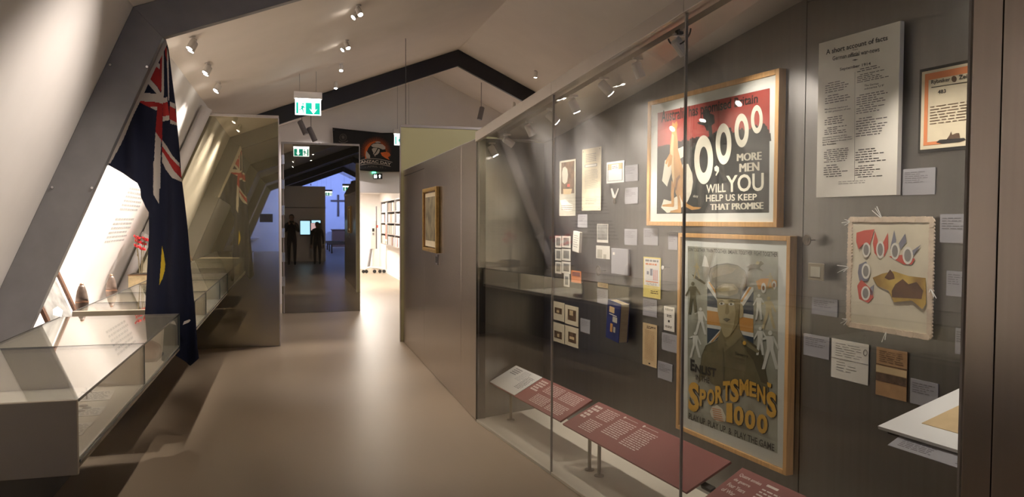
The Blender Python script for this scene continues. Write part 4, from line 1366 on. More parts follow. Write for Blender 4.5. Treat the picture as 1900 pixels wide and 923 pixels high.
label_card('grey caption card at the lower right of the silk panel', (1756, 504, 548, 1793, 504, 553), 5)
label_card('narrow grey caption card beside the steel pillar', (1772.5, 609, 656, 1800, 612, 662), 5)

a1 = Item('illustrated_scroll', 'narrow sepia illustrated scroll with a draped figure, leftmost in the case', 'document', (1038, 299, 400, 1068, 296, 402), th=.002, off=.004, m='paper_grey')
a1.rect('engraving', .12, .40, .92, .97, 'photo_sepia', 1)
F1 = lambda *p: conv(p, 1030, 260, 6.158)
a1.poly('draped_figure', F1((90, 320), (115, 305), (140, 330), (150, 400), (140, 480), (110, 505), (85, 480), (80, 380)), 'paper_grey', 2)
a1.poly('title_scroll', F1((92, 560), (196, 558), (180, 620), (96, 622)), 'paper_buff', 2)
a1.poly('ribbon_scroll', F1((60, 690), (120, 680), (160, 720), (205, 740), (200, 800), (150, 815), (90, 800)), 'paper_white', 2)
a1.lines(.15, .1, .85, .2, 3, 'ink_brown', 3, .02, .35, .2)
a1.rect('roundel', .5, .52, .66, .57, 'silk_red', 3)
a2 = Item('long_scroll', 'long cream printed scroll with curled edges beside the sepia scroll', 'document', (1080, 279, 392, 1115, 271, 390), th=.002, off=.012, m='paper_cream')
a2.rect('heading_box', .15, .70, .80, .745, 'ink_grey', 1)
a2.rect('heading_fill', .18, .706, .77, .739, 'paper_white', 2)
a2.lines(.15, .35, .85, .66, 14, 'ink_grey', 1, .02, .25, .2)
a2.lines(.2, .78, .75, .92, 5, 'ink_grey', 1, .02, .3, .3)
a2.lines(.2, .10, .8, .20, 4, 'ink_grey', 1, .02, .3, .3)
for x_, y_ in ((.05, .03), (.92, .03), (.06, .96), (.93, .97)):
    a2.rect('pin', x_ - .015, y_ - .006, x_ + .015, y_ + .006, 'ink_brown', 2)
a3 = Item('certificate', 'bright white certificate with a brown ornamental border', 'certificate', (1125.5, 302.5, 341, 1158, 297, 337.7), th=.002, off=.003, m='mount_board')
a3.rect('ornament_band', .10, .62, .90, .90, 'paper_buff', 1)
a3.rect('panel', .30, .60, .70, .86, 'mount_board', 2)
a3.rect('panel', .12, .12, .88, .62, 'mount_board', 2)
a3.lines(.34, .66, .66, .80, 2, 'ink_brown', 3, .02, .3, .2)
a3.rect('border_line', .08, .09, .92, .105, 'ink_brown', 2)
a3.rect('border_line', .08, .105, .10, .90, 'ink_brown', 2)
a3.rect('border_line', .90, .105, .92, .90, 'ink_brown', 2)
md = Item('ribbon_medal', 'medal hanging from a folded white V-shaped ribbon', 'medal', (1133, 350, 381, 1149, 350, 380), th=.003, off=.003)
K1 = lambda *p: conv(p, 1120, 290, 9.23)
md.poly('ribbon', K1((128, 558), (150, 548), (200, 700), (184, 722), (158, 700)), 'ribbon_white', 1, h=.002)
md.poly('ribbon', K1((250, 548), (268, 562), (206, 718), (178, 722)), 'ribbon_white', 2, h=.002)
md.poly('medal_disc', K1(*ell(190, 780, 22, 44, 20)), 'bronze_medal', 1, h=.003)
md.poly('suspension_ring', K1(*ell(188, 728, 8, 10, 10)), 'gilt', 4, h=.002)

# six small mounted photographs and four larger ones
for r_ in range(3):
    for c_ in range(2):
        x0 = (1030, 1042.5)[c_]
        x1 = (1041.5, 1058.5)[c_]
        y0 = (438, 462, 486)[r_]
        i_ = Item('small_photograph', f'small bright print above the case line, {("upper", "middle", "lower")[r_]} {("left", "right")[c_]} of six', 'photograph', (x0, y0, y0 + 21.5, x1, y0 + .5, y0 + 22.5), th=.002, off=.002, m='paper_white', part='mount', group='six small prints')
        i_.rect('print', .2, .18, .85, .85, 'photo_grey', 1)
for nm, q, pr_ in (('upper left', (1024, 558.6, 593, 1047, 562.7, 597), 0), ('upper right', (1048.3, 566, 601, 1073, 570.4, 606.5), 1), ('lower left', (1024, 597.7, 632, 1047, 603, 639), 2), ('lower right', (1048.3, 604, 640, 1073, 610, 646.7), 3)):
    i_ = Item('mounted_photograph', f'sepia photograph on a cream card, {nm} of the block of four', 'photograph', q, th=.002, off=.003, m='paper_cream', part='mount', group='block of four sepia photographs')
    i_.rect('print', *[(.24, .36, .82, .68), (.22, .24, .84, .80), (.2, .2, .82, .58), (.26, .2, .84, .72)][pr_], 'photo_sepia', 1)
    i_.rect('print_light', *[(.4, .42, .6, .55), (.36, .5, .62, .76), (.45, .28, .62, .45), (.36, .36, .7, .5)][pr_], 'paper_buff', 2)
i_ = Item('postcard', 'grey postcard of a crowd with a white lower margin', 'postcard', (1107.7, 416, 450, 1128.3, 416, 451), th=.002, off=.003, m='paper_white')
i_.rect('print', .05, .15, .95, .97, 'photo_grey', 1)
i_ = Item('pinned_papers', 'torn white papers below the grey postcard', 'document', (1106, 456, 480, 1131.5, 457, 481), th=.002, off=.004, m='paper_white')
i_.rect('stain', .1, .05, .45, .7, 'paper_grey', 1)
i_.rect('stain', .55, .0, .75, .35, 'paper_grey', 1)
i_ = Item('grey_folder', 'plain blue-grey folder standing beside the torn papers', 'folder', (1134, 461, 508, 1165, 463, 512), th=.015, off=.01, m='label_grey', part='cover', bevel=.002)
i_.rect('paper_tab', .10, .75, .22, .85, 'paper_white', 1)
i_ = Item('orange_card', 'bright orange card standing above the four photographs', 'card', (1060, 502, 524, 1078, 504, 526), th=.004, off=.05, m='ink_orange', part='card')
MB().tube([(i_.W * .5, 0, -.048), (i_.W * .5, i_.H * .4, -.0005)], .0025, 6).build('stand_pin', 'chrome', i_.t)
i_.rect('print', .1, .55, .9, .9, 'panel_maroon', 1)
i_ = Item('small_card', 'narrow white photo card left of the orange card', 'card', (1046, 508, 532, 1056.5, 509, 533), th=.002, off=.003, m='paper_white')
i_.rect('figures', .25, .15, .8, .8, 'photo_grey', 1)
i_ = Item('paper_strip', 'thin buff paper strip below the oval medallion', 'document', (1109, 525, 533, 1128, 526, 535), th=.002, off=.003, m='paper_buff')
i_.lines(.1, .2, .9, .8, 2, 'ink_brown', 1, .02, .3, .2)


def disc(name, label, cat, px, py, r, m, off=.05):
    D_ = DB - off
    q = pG(px, py, D_)
    s_ = float(np.dot(q - G0, GD))
    org = gp(s_, D_, q[2])
    M_ = Matrix(((GD[0], 0, -GN[0], org[0]), (GD[1], 0, -GN[1], org[1]), (0, 1, 0, org[2]), (0, 0, 0, 1)))
    t = thing(name, label, cat, matrix=M_)
    MB().lathe([(r * .92, -.003), (r, -.001), (r, .001), (r * .92, .003)], n=28).build('disc', m, t)
    MB().flat(ell(0, r * .1, r * .5, r * .6, 14), .003, .0045).build('relief', m, t)
    MB().tube([(0, 0, -.003), (0, 0, -off)], .0018, 6).build('mounting_pin', 'dark_metal', t)
    return t


disc('bronze_medallion', 'large bronze medallion on a pin above the buff paper strip', 'medal', 1110, 502.5, .036, 'bronze_medal', .06)
disc('round_medal', 'round dull medal on a pin right of the back wall joint', 'medal', 1497, 446, .026, 'bronze_medal', .05)
disc('pin_badge', 'tiny white button badge right of the yellow song sheet', 'badge', 1229.5, 497, .012, 'ribbon_white', .05)
i_ = Item('square_badge', 'small square silver badge below the round medal', 'badge', (1499, 488, 520, 1528, 490, 521), th=.006, off=.045, m='case_grey', part='plate', bevel=.002)
i_.rect('relief', .2, .2, .8, .8, 'paper_grey', 1, h=.002)
MB().tube([(i_.W / 2, i_.H / 2, 0), (i_.W / 2, i_.H / 2, -.045)], .002, 6).build('mounting_pin', 'dark_metal', i_.t)

bk = Item('small_booklet', 'slim white booklet standing at a slant above the orange card', 'booklet', (1062, 428, 466, 1074, 429, 467), th=.022, off=.02, m='paper_white', part='block', bevel=.001)
bk.t.rotation_euler.rotate_axis('Z', -.10)
bk.lines(.15, .2, .85, .85, 6, 'ink_grey', 1, .02, .3, .3)
bb = Item('blue_book', 'thick blue illustrated book standing at a slant on the dark wall', 'book', (1124.5, 557, 628, 1148, 557, 631), th=.07, off=.03)
bb.t.rotation_euler.rotate_axis('Z', -.10)
MB().box(.002, bb.W - .004, .003, bb.H - .003, .004, bb.T - .004).build('pages', 'book_pages', bb.t)
MB().box(0, bb.W, 0, bb.H, bb.T - .004, bb.T).build('front_cover', 'book_blue', bb.t)
MB().box(0, bb.W, 0, bb.H, 0, .004).build('back_cover', 'book_blue', bb.t)
MB().box(-.004, 0, 0, bb.H, 0, bb.T).build('spine', 'book_blue', bb.t)
bb.rect('cover_print', .15, .70, .55, .85, 'kangaroo_pale', 1)
bb.rect('cover_print', .45, .48, .80, .62, 'paper_grey', 1)
bb.rect('cover_print', .30, .20, .48, .42, 'kangaroo_tan', 1)
bb.rect('cover_print', .55, .22, .70, .36, 'paper_grey', 1)
bb.rect('title_rule', .15, .64, .75, .66, 'paper_white', 1)

ys = Item('song_sheet', 'yellow illustrated song sheet with red and blue print', 'document', (1193.7, 477, 551.5, 1225.5, 479, 555), th=.003, off=.006, m='paper_yellow')
ys.rect('cream_field', .06, .30, .95, .97, 'paper_white', 1)
ys.lines(.12, .88, .9, .95, 1, 'ink_grey', 2, .03, .7, .05, name='title_lettering')
ys.lines(.14, .80, .88, .86, 1, 'ink_orange', 2, .03, .7, .05, name='title_lettering')
ys.rect('picture', .18, .40, .88, .72, 'poster_white', 2)
ys.rect('picture_rule', .16, .385, .88, .41, 'ink_orange', 3)
ys.rect('blue_figure', .42, .55, .55, .72, 'silk_blue', 3)
ys.rect('blue_figure', .22, .57, .34, .65, 'silk_blue', 3)
for k in range(4):
    ys.rect('red_stripe', .60 + k * .07, .44, .625 + k * .07, .70, 'silk_red', 3)
ys.lines(.2, .31, .8, .37, 2, 'ink_grey', 2, .03, .4, .3)
ys.lines(.45, .10, .9, .2, 2, 'ink_brown', 2, .03, .3, .3)
pm = Item('pamphlet', "small cream pamphlet left of the Sportsmen's poster frame", 'booklet', (1231.8, 568, 612.8, 1251, 571.7, 616.5), th=.004, off=.004, m='paper_white')
pm.lines(.12, .84, .88, .93, 2, 'ink', 1, .02, .4, .1)
pm.lines(.3, .56, .75, .68, 2, 'ink', 1, .02, .4, .1)
pm.rect('emblem', .42, .36, .58, .45, 'ink', 1)
pm.lines(.15, .12, .85, .22, 2, 'ink', 1, .02, .4, .1)
bf = Item('buff_paper', 'long buff printed paper headed 1914 on the dark wall', 'document', (1192.3, 599, 676, 1218.6, 603.8, 684), th=.002, off=.004, m='paper_buff')
bf.textbox('1914', .62, .90, .9, .95, 'ink', 1, bold=.02)
bf.lines(.3, .88, .62, .95, 2, 'ink_brown', 1, .02, .5, .1)
bf.lines(.15, .14, .85, .85, 26, 'paper_tan', 1, .02, .3, .1)
bf.rect('emblem', .45, .045, .56, .075, 'ink', 1)
lt = Item('handwritten_letter', 'white folded handwritten letter below the silk panel', 'letter', (1542.5, 628, 700, 1611, 639.6, 715.5), th=.002, off=.005, m='paper_white')
lt.rect('fold_line', .0, .50, 1, .512, 'ink_grey', 1)
lt.lines(.12, .56, .85, .92, 6, 'ink_grey', 1, .05, .16, .3, name='handwriting')
lt.lines(.15, .18, .8, .46, 4, 'ink_grey', 1, .05, .16, .5, name='handwriting')
ring(lt, 'postmark', 1606, 655, 4, 6, 2.8, 4.6, 'ink_grey', 2)
br = Item('brown_letter', 'brown creased folded letter below the silk panel', 'letter', (1625.5, 643.8, 733, 1682.5, 653.6, 746), th=.002, off=.005, m='paper_tan')
br.rect('dark_fold', 0, .30, 1, .47, 'ink_brown', 1)
br.rect('crease', 0, .64, 1, .655, 'ink_brown', 1)
br.lines(.1, .70, .9, .95, 6, 'ink_brown', 2, .03, .22, .3)
br.rect('pale_band', 0, .48, 1, .62, 'paper_buff', 1)  # paler band across the letter

# ---------------------------------------------------------------- sloping board at the right of the case
def tilted(name, label, cat, bl, br_, fl, fr, zb, zf_, th=.012, m='panel_maroon', part='panel', extend=None):
    """board whose back edge is at height zb and front edge at height zf_, measured at its back-left and front corners"""
    B0, F0 = pZ(*bl, zb), pZ(*fl, zf_)
    B1, F1_ = pZ(*br_, zb), pZ(*fr, zf_)
    db, df = float(np.dot((B0 + B1) / 2 - G0, GN)), float(np.dot((F0 + F1_) / 2 - G0, GN))
    s0 = max(-.03, float(np.dot((B0 + F0) / 2 - G0, GD)))
    s1 = float(np.dot((B1 + F1_) / 2 - G0, GD)) if extend is None else s0 + extend
    o_ = np.array(gp(s0, df, zf_))
    yv = np.array(gp(s0, db, zb)) - o_
    Hh = float(np.linalg.norm(yv))
    yv /= Hh
    zv = np.cross(GD, yv)
    M_ = Matrix(((GD[0], yv[0], zv[0], o_[0]), (GD[1], yv[1], zv[1], o_[1]), (GD[2], yv[2], zv[2], o_[2]), (0, 0, 0, 1)))
    t = thing(name, label, cat, matrix=M_)
    MB().box(0, s1 - s0, 0, Hh, -th, 0).build(part, m, t, bevel=.001)
    return t, s1 - s0, Hh, s0, df, db, M_


def panel_text(t, x0, y0, x1, y1, n, m='text_pale', name='printed_text', word=.03, fill=.38, ragged=.12):
    mb = MB()
    bars(mb, x0, y0, x1, y1, n, .0003, .0008, word, fill, ragged)
    return mb.build(name, m, t)


def brackets(t, M_, w, df, db, zf_, zb, ss_, s0):
    Mi = M_.inverted()
    for s_ in ss_:
        p = gp(s0 + s_, (df + db) / 2, 0)
        top = Mi @ Vector((p[0], p[1], (zf_ + zb) / 2 - .016))
        bot = Mi @ Vector((p[0], p[1], .021))
        MB().tube([bot, top], .011, 10).build('post', 'case_grey', t)
        fb = Mi @ Vector((p[0], p[1], .021))
        fb2 = Mi @ Vector((p[0], p[1], .026))
        MB().tube([fb, fb2], .03, 14).build('foot', 'case_grey', t)


tA = tilted('reading_rail', 'far maroon reading panel with a white sheet at its left end', 'sign', (949, 676), (1095, 739), (905, 708), (1046, 786), .405, .29)
t, w_, h_ = tA[:3]
MB().box(.002, w_ * .40, .004, h_ - .004, .0004, .004).build('white_sheet', 'panel_white', t)
mb = MB(); bars(mb, w_ * .05, h_ * .62, w_ * .15, h_ * .92, 4, .0044, .0048, .02, .5, .3); mb.build('heading', 'label_text', t)
mb = MB(); bars(mb, w_ * .18, h_ * .5, w_ * .28, h_ * .92, 9, .0044, .0048, .03, .35, .2); mb.build('printed_text', 'label_grey', t)
mb = MB(); bars(mb, w_ * .28, h_ * .25, w_ * .37, h_ * .80, 11, .0044, .0048, .03, .4, .2); mb.build('printed_text', 'label_text', t)
panel_text(t, w_ * .43, h_ * .45, w_ * .52, h_ * .92, 5, name='heading', word=.025, fill=.6, ragged=.4)
panel_text(t, w_ * .56, h_ * .55, w_ * .74, h_ * .92, 7)
panel_text(t, w_ * .76, h_ * .55, w_ * .95, h_ * .92, 7)
panel_text(t, w_ * .56, h_ * .10, w_ * .74, h_ * .45, 7)
panel_text(t, w_ * .76, h_ * .10, w_ * .95, h_ * .45, 7)
brackets(t, tA[6], w_, tA[4], tA[5], .29, .405, (.16,), tA[3])

tB = tilted('reading_rail', "long maroon reading panel in front of the Sportsmen's poster", 'sign', (1107, 745), (1350, 853), (1049, 788), (1277, 919), .405, .29)
t, w_, h_ = tB[:3]
panel_text(t, w_ * .02, h_ * .40, w_ * .09, h_ * .90, 5, name='heading', word=.025, fill=.62, ragged=.45)
panel_text(t, w_ * .12, h_ * .56, w_ * .24, h_ * .92, 7)
panel_text(t, w_ * .11, h_ * .12, w_ * .23, h_ * .48, 7)
for x_ in (.28, .44):
    MB().flat([(w_ * x_ + .010 * math.cos(a), h_ * .9 + .010 * math.sin(a)) for a in [k * math.pi / 5 for k in range(10)]], .0003, .0009).build('year_dot', 'text_pale', t)
    MB().box(w_ * x_, w_ * (x_ + .11), h_ * .895, h_ * .905, .0003, .0008).build('year_line', 'text_pale', t)
panel_text(t, w_ * .27, h_ * .28, w_ * .41, h_ * .82, 10)
panel_text(t, w_ * .44, h_ * .24, w_ * .58, h_ * .82, 11)
brackets(t, tB[6], w_, tB[4], tB[5], .29, .405, (.12, .24), tB[3])
MB().box(w_ - .03, w_ + .05, h_ * .35, h_ * .45, -.05, -.03).build('bracket_arm', 'dark_metal', t)
MB().box(w_ + .035, w_ + .05, h_ * .35, h_ * .45, -.14, -.05).build('bracket_arm', 'dark_metal', t)

tC = tilted('reading_rail', 'maroon reading panel headed Four Years of War at the bottom edge', 'sign', (1377, 867), (1492, 921), (1314, 925), (1430, 999), .405, .29, extend=1.3)
t, w_, h_ = tC[:3]
for i, (s_, x1) in enumerate((('Quatre années', .20), ('de guerre', .15), ('Four Years', .16), ('of War', .12))):
    y_ = h_ * (.78 - .15 * i)
    lettering(t, s_, boxfn(.03, y_, .03 + x1 * .72, y_ + h_ * .09), 'text_pale', .0006, bold=.012)
MB().box(.20, .27, h_ * .84, h_ * .89, .0003, .0008).build('year_tab', 'text_pale', t)
panel_text(t, .20, h_ * .12, .42, h_ * .78, 9)
panel_text(t, .48, h_ * .12, .72, h_ * .78, 9)
brackets(t, tC[6], w_, tC[4], tC[5], .29, .405, (.2, .9), tC[3])

tD = tilted('display_board', 'white tilted board carrying a buff sheet beside the steel pillar', 'board', (1757.5, 711), (1787, 717), (1658, 799.5), (1787, 839), .945, .84, th=.012, m='mount_board', part='board', extend=.75)
t, w_, h_ = tD[:3]
MB().box(w_ * .13, w_ * .80, h_ * .22, h_ * .74, .0003, .002).build('buff_sheet', 'paper_buff', t)
MB().box(.02, w_ - .02, .02, h_ - .02, -.03, -.0125).build('tray', 'dark_metal', t)
Mi = tD[6].inverted()
p_ = gp(tD[3] + .4, tD[5] - .02, .90)
q_ = gp(tD[3] + .4, DB - .003, .90)
MB().tube([Mi @ Vector(p_), Mi @ Vector(q_)], .012, 8).build('wall_arm', 'dark_metal', t)
tE = tilted('caption_strip', 'grey caption strip below the white tilted board', 'label', (1666.5, 809), (1787, 845), (1647, 827), (1786, 871), .825, .80, th=.004, m='label_grey', part='strip', extend=.7)
t, w_, h_ = tE[:3]
mb = MB(); bars(mb, w_ * .04, h_ * .2, w_ * .22, h_ * .85, 5, .0003, .0008, .02, .35, .2); mb.build('printed_text', 'label_text', t)
mb = MB(); bars(mb, w_ * .34, h_ * .2, w_ * .56, h_ * .85, 5, .0003, .0008, .02, .35, .2); mb.build('printed_text', 'label_text', t)
Mi = tE[6].inverted()
p_ = gp(tE[3] + .4, (tE[4] + tE[5]) / 2, .795)
q_ = gp(tE[3] + .4, DB - .003, .795)
MB().tube([Mi @ Vector(p_), Mi @ Vector(q_)], .008, 8).build('wall_arm', 'dark_metal', t)

# ---------------------------------------------------------------- gilt picture on the steel wall
A_, B_ = pX(784.5, 464, SX - .03), pX(810, 346, SX - .03)
y0, y1 = A_[1], B_[1]
z0, z1 = 1.232, 1.874
t = thing('gilt_picture', 'small gilt-framed brown picture hanging on the steel wall', 'picture', (SX - .001, y0, z0))
w_, h_ = y0 - y1, z1 - z0
mm = lambda a, b, c_, d, e, f: MB().box(-f, -e, -b, -a, c_, d)
for nm, a in (('frame_side', (0, .05, 0, h_)), ('frame_side', (w_ - .05, w_, 0, h_)), ('frame_rail', (.05, w_ - .05, 0, .035)), ('frame_rail', (.05, w_ - .05, h_ - .035, h_))):
    mm(a[0], a[1], a[2], a[3], 0, .035).build(nm, 'gilt', t, bevel=.006)
mm(.05, w_ - .05, .05, h_ - .05, .005, .012).build('mount', 'paper_cream', t)
mm(.08, w_ - .08, .11, h_ - .09, .012, .0135).build('image', 'painting', t)
mm(.045, .058, .045, h_ - .045, .012, .025).build('slip', 'gilt_dark', t)
mm(w_ - .058, w_ - .045, .045, h_ - .045, .012, .025).build('slip', 'gilt_dark', t)
t.location.x = SX - .002

# ---------------------------------------------------------------- exit signs
def exit_sign(label, x, y, z, face=1, w=.34):
    """z: top of the housing; face=1 looks towards the camera end (-y), -1 the other way"""
    t = thing('exit_sign', label, 'sign', (x, y, z), 'illuminated exit signs')
    if face < 0:
        t.rotation_euler = (0, 0, math.pi)
    k = w / .34
    MB().box(-.17 * k, .17 * k, -.03, .03, -.085 * k, 0).build('housing', 'white_plastic', t, bevel=.004)
    MB().box(-.155 * k, .155 * k, -.024, .024, -.115 * k, -.085 * k).build('light_tube', 'exit_tube', t)
    pl = MB().box(-.155 * k, .155 * k, -.006, .006, -.285 * k, -.118 * k).build('sign_plate', 'exit_white', t)
    for sd_ in (1, -1):
        y_ = -.0068 * sd_

        def fl(nm, pts, m, d=0):
            return MB().prism([(px * k * sd_, y_ - d * .0006 * sd_, pz * k) for px, pz in pts], (0, -.0005 * sd_, 0)).build(nm, m, pl)
        fl('green_door', [(-.142, -.270), (-.118, -.270), (-.118, -.132), (-.142, -.132)], 'exit_green')
        fl('green_field', [(-.030, -.275), (.143, -.275), (.143, -.132), (-.030, -.132)], 'exit_green')
        fl('arrow', [(.064, -.270), (.016, -.205), (.040, -.222), (.046, -.210), (.046, -.136), (.084, -.136), (.084, -.210), (.090, -.222), (.112, -.205)], 'exit_white', 1)
        fl('runner_head', [(-.060 + .011 * math.cos(a), -.150 + .011 * math.sin(a)) for a in [j * math.pi / 4 for j in range(8)]], 'exit_green')
        fl('runner_body', [(-.085, -.178), (-.06, -.166), (-.044, -.185), (-.032, -.190), (-.034, -.198), (-.052, -.196), (-.060, -.205), (-.055, -.225), (-.056, -.262), (-.066, -.262), (-.068, -.228), (-.08, -.215), (-.088, -.226), (-.112, -.226), (-.112, -.218), (-.092, -.214), (-.078, -.192), (-.09, -.19)], 'exit_green')
    zc = (CZ(x) if x < RX else RZ - .47 * (x - RX)) - z
    for sx in (-.1, .1):
        MB().tube([(sx * k, 0, 0), (sx * k, 0, zc)], .0025, 5).build('suspension_wire', 'grey_plastic', t)
    return t


q = pY(571.5, 171, 9.9)
exit_sign('green exit sign with a down arrow hanging over the aisle', q[0], 9.9, q[2])
q = pY(748, 240, 13.6)
exit_sign('far exit sign half hidden behind the yellow-green partition', q[0], 13.6, q[2])
exit_sign('mirrored exit sign behind the photographer, nearest of four', 2.5, -.5, 2.95, -1)
exit_sign('mirrored exit sign behind the photographer, second of four', 2.1, -4.2, 2.95, -1)
exit_sign('mirrored exit sign behind the photographer, third of four', 1.7, -10.5, 2.95, -1)
exit_sign('mirrored exit sign behind the photographer, farthest of four', 1.35, -12.5, 2.95, -1)

# toilet sign above the doorway
q = pY(701, 327, YF - .02)
t = thing('toilet_sign', 'small dark lit sign with white symbols above the doorway', 'sign', (q[0], YF - .001, q[2]))
MB().box(-.085, .085, -.025, 0, -.055, .05).build('plate', 'black_plastic', t, bevel=.003)
for dx in (-.06, -.03):
    MB().prism([(dx - .010, -.026, -.04), (dx + .010, -.026, -.04), (dx + .012, -.026, .01), (dx - .012, -.026, .01)], (0, -.001, 0)).build('figure', 'exit_white', t)
    MB().prism([(dx + .008 * math.cos(a), -.026, .022 + .008 * math.sin(a)) for a in [j * math.pi / 4 for j in range(8)]], (0, -.001, 0)).build('figure_head', 'exit_white', t)
MB().prism([(.035, -.026, .03), (.012, -.026, 0), (.026, -.026, 0), (.026, -.026, -.035), (.044, -.026, -.035), (.044, -.026, 0), (.058, -.026, 0)], (0, -.001, 0)).build('arrow', 'exit_white', t)
MB().box(-.10, -.04, -.03, -.001, .052, .08).build('indicator', 'sign_green', t)

# ---------------------------------------------------------------- black banner
BYc = YF - .12
P = lambda px, py: pY(px, py, BYc)
bo = P(617, 237)
t = thing('black_banner', 'black Anzac Day banner with orange rays hung above the doorway', 'banner', tuple(bo))
mb = MB()
n1, n2 = 40, 16
vs = []
for j in range(n2 + 1):
    v = j / n2
    for i in range(n1 + 1):
        u = i / n1
        px = 617 + 4 * v * (1 - u) + 152 * u
        top = 237 + 11 * min(1, u * 1.7) - 2 * u
        bot = 312 + 7 * min(1, u * 2.0) + 0 * u
        py = top + (bot - top) * v
        q = P(px, py) - bo
        vs.append((q[0], .012 * math.sin(u * 9 + v), q[2]))
fs = [(j * (n1 + 1) + i, j * (n1 + 1) + i + 1, (j + 1) * (n1 + 1) + i + 1, (j + 1) * (n1 + 1) + i) for j in range(n2) for i in range(n1)]
o_ = mb.add(vs, fs).build('cloth', 'banner_black', t, smooth=True)
sd = o_.modifiers.new('thick', 'SOLIDIFY')
sd.thickness = .003
Q = lambda pts, d=0: [tuple(P(610 + x / 8.03, 230 + y / 8.03) - bo + np.array([0, -.018 - .001 * d, 0])) for x, y in pts]


def bpoly(nm, pts, m, d=0):
    return MB().prism(Q(pts, d), (0, -.001, 0)).build(nm, m, t)


for px_ in (619, 690, 766):
    q = P(px_, 240 if px_ < 640 else 248) - bo
    MB().box(q[0] - .006, q[0] + .006, -.002, .1195, q[2] - .02, q[2] - .008).build('wall_hook', 'chrome', t)
cx_, cy_ = 700, 425
mb = MB()
for k in range(44):
    a = math.pi * (-.10 + 1.20 * k / 43)
    ca, sa = math.cos(a), -math.sin(a)
    w_ = .022
    r0, r1 = 150, 238
    pts = [(cx_ + r0 * math.cos(a - w_), cy_ - r0 * math.sin(a - w_)), (cx_ + r1 * ca, cy_ + r1 * sa), (cx_ + r0 * math.cos(a + w_), cy_ - r0 * math.sin(a + w_))]
    mb.prism(Q(pts), (0, -.001, 0))
o_ = mb.build('sun_rays', 'banner_orange', t)
bpoly('sun_glow', [(540, 520), (530, 420), (545, 350), (600, 290), (670, 262), (740, 262), (640, 300), (590, 360), (560, 430), (560, 520)], 'banner_orange')
bpoly('sun_glow', [(770, 430), (850, 420), (900, 430), (920, 470), (880, 500), (905, 540), (840, 510), (790, 475)], 'banner_orange')
bpoly('slouch_hat', [(628, 325), (660, 300), (730, 294), (800, 308), (842, 345), (838, 380), (800, 385), (750, 360), (690, 352), (650, 348)], 'banner_grey', 1)
bpoly('hat_crown', [(690, 272), (720, 262), (765, 268), (770, 284), (700, 286)], 'banner_grey', 1)
bpoly('soldier_face', [(640, 375), (668, 360), (720, 360), (760, 385), (750, 430), (720, 460), (695, 470), (690, 495), (680, 470), (660, 455), (662, 430), (648, 405)], 'banner_grey', 1)
bpoly('chin_strap', [(725, 362), (740, 368), (700, 440), (665, 466), (660, 458), (690, 430)], 'banner_black', 2)
bpoly('second_face', [(556, 400), (580, 430), (612, 470), (615, 515), (560, 512), (548, 470)], 'banner_grey', 1)
for pts in ([(466, 545), (540, 522), (640, 515), (760, 525), (860, 548), (945, 572), (945, 578), (860, 555), (760, 532), (640, 522), (540, 529), (466, 552)], [(470, 612), (560, 596), (640, 592), (760, 600), (860, 620), (920, 636), (920, 642), (860, 627), (760, 607), (640, 599), (560, 603), (470, 619)]):
    bpoly('curved_rule', pts, 'banner_grey', 1)


def bletter(s_, x0, x1, ytop, hgt, m, bow, bold):
    me_par = t
    o_ = lettering(t, s_, lambda u, v: (x0 + (x1 - x0) * u, ytop + hgt * (1 - v) + bow * ((u - .35) ** 2)), m, 0, bold)
    me = o_.data
    for v_ in me.vertices:
        q = P(610 + v_.co.x / 8.03, 230 + v_.co.y / 8.03) - bo
        v_.co = (q[0], -.021, q[2])
    return o_


bletter('ANZAC DAY', 468, 925, 540, 44, 'banner_grey', 110, .03)
bletter('- APRIL 25 -', 536, 852, 622, 28, 'banner_dim', 60, .01)
n = 28
for (r0, r1) in ((54, 46), (34, 30)):
    o1 = Q([(212 + r0 * math.cos(2 * math.pi * k / n), 205 + r0 * math.sin(2 * math.pi * k / n)) for k in range(n)], 1)
    i1 = Q([(212 + r1 * math.cos(2 * math.pi * k / n), 205 + r1 * math.sin(2 * math.pi * k / n)) for k in range(n)], 1)
    MB().add(o1 + i1, [(k, (k + 1) % n, n + (k + 1) % n, n + k) for k in range(n)]).build('emblem_ring', 'banner_dim', t)
bpoly('emblem_scroll', [(150, 250), (190, 272), (240, 272), (280, 250), (285, 262), (240, 286), (188, 286), (146, 264)], 'banner_dim', 1)
bpoly('emblem_figure', [(190, 190), (205, 180), (225, 182), (235, 210), (220, 225), (200, 222)], 'banner_dim', 1)

# ---------------------------------------------------------------- side room: bookshelf and wheeled stand
SXW = 2.679
ya, yb = float(pX(714.5, 420, 2.64)[1]), float(pX(714.5, 420, 2.64)[1]) - 4.6
zt, zb_ = float(pX(716, 375, 2.64)[2]), float(pX(716, 452, 2.64)[2])
t = thing('bookshelf', 'grey wall bookcase full of books in the side room', 'bookshelf', (SXW, ya, zb_))
D_ = .16
hh = zt - zb_
wl = ya - yb
MB().box(-.01, -.001, -wl, 0, 0, hh).build('back_panel', 'dark_metal', t)
for k in range(5):
    z_ = hh * k / 4
    MB().box(-D_, -.01, -wl, 0, z_ - .012, z_ + .012).build('shelf', 'shelf_grey', t)
for k in range(4):
    y_ = -wl * k / 3
    MB().box(-D_, -.01, y_ - .02, y_ + .02, 0, hh).build('upright', 'shelf_grey', t)
cols = ['paper_white', 'poster_white', 'panel_maroon', 'silk_blue', 'dark_wood', 'paper_buff', 'ink_grey', 'paper_cream', 'black_plastic']
CN = dict(zip(cols, ('cream', 'white', 'maroon', 'slate blue', 'dark brown', 'buff', 'mid grey', 'yellowish', 'black')))
random.seed(11)
proto = {}
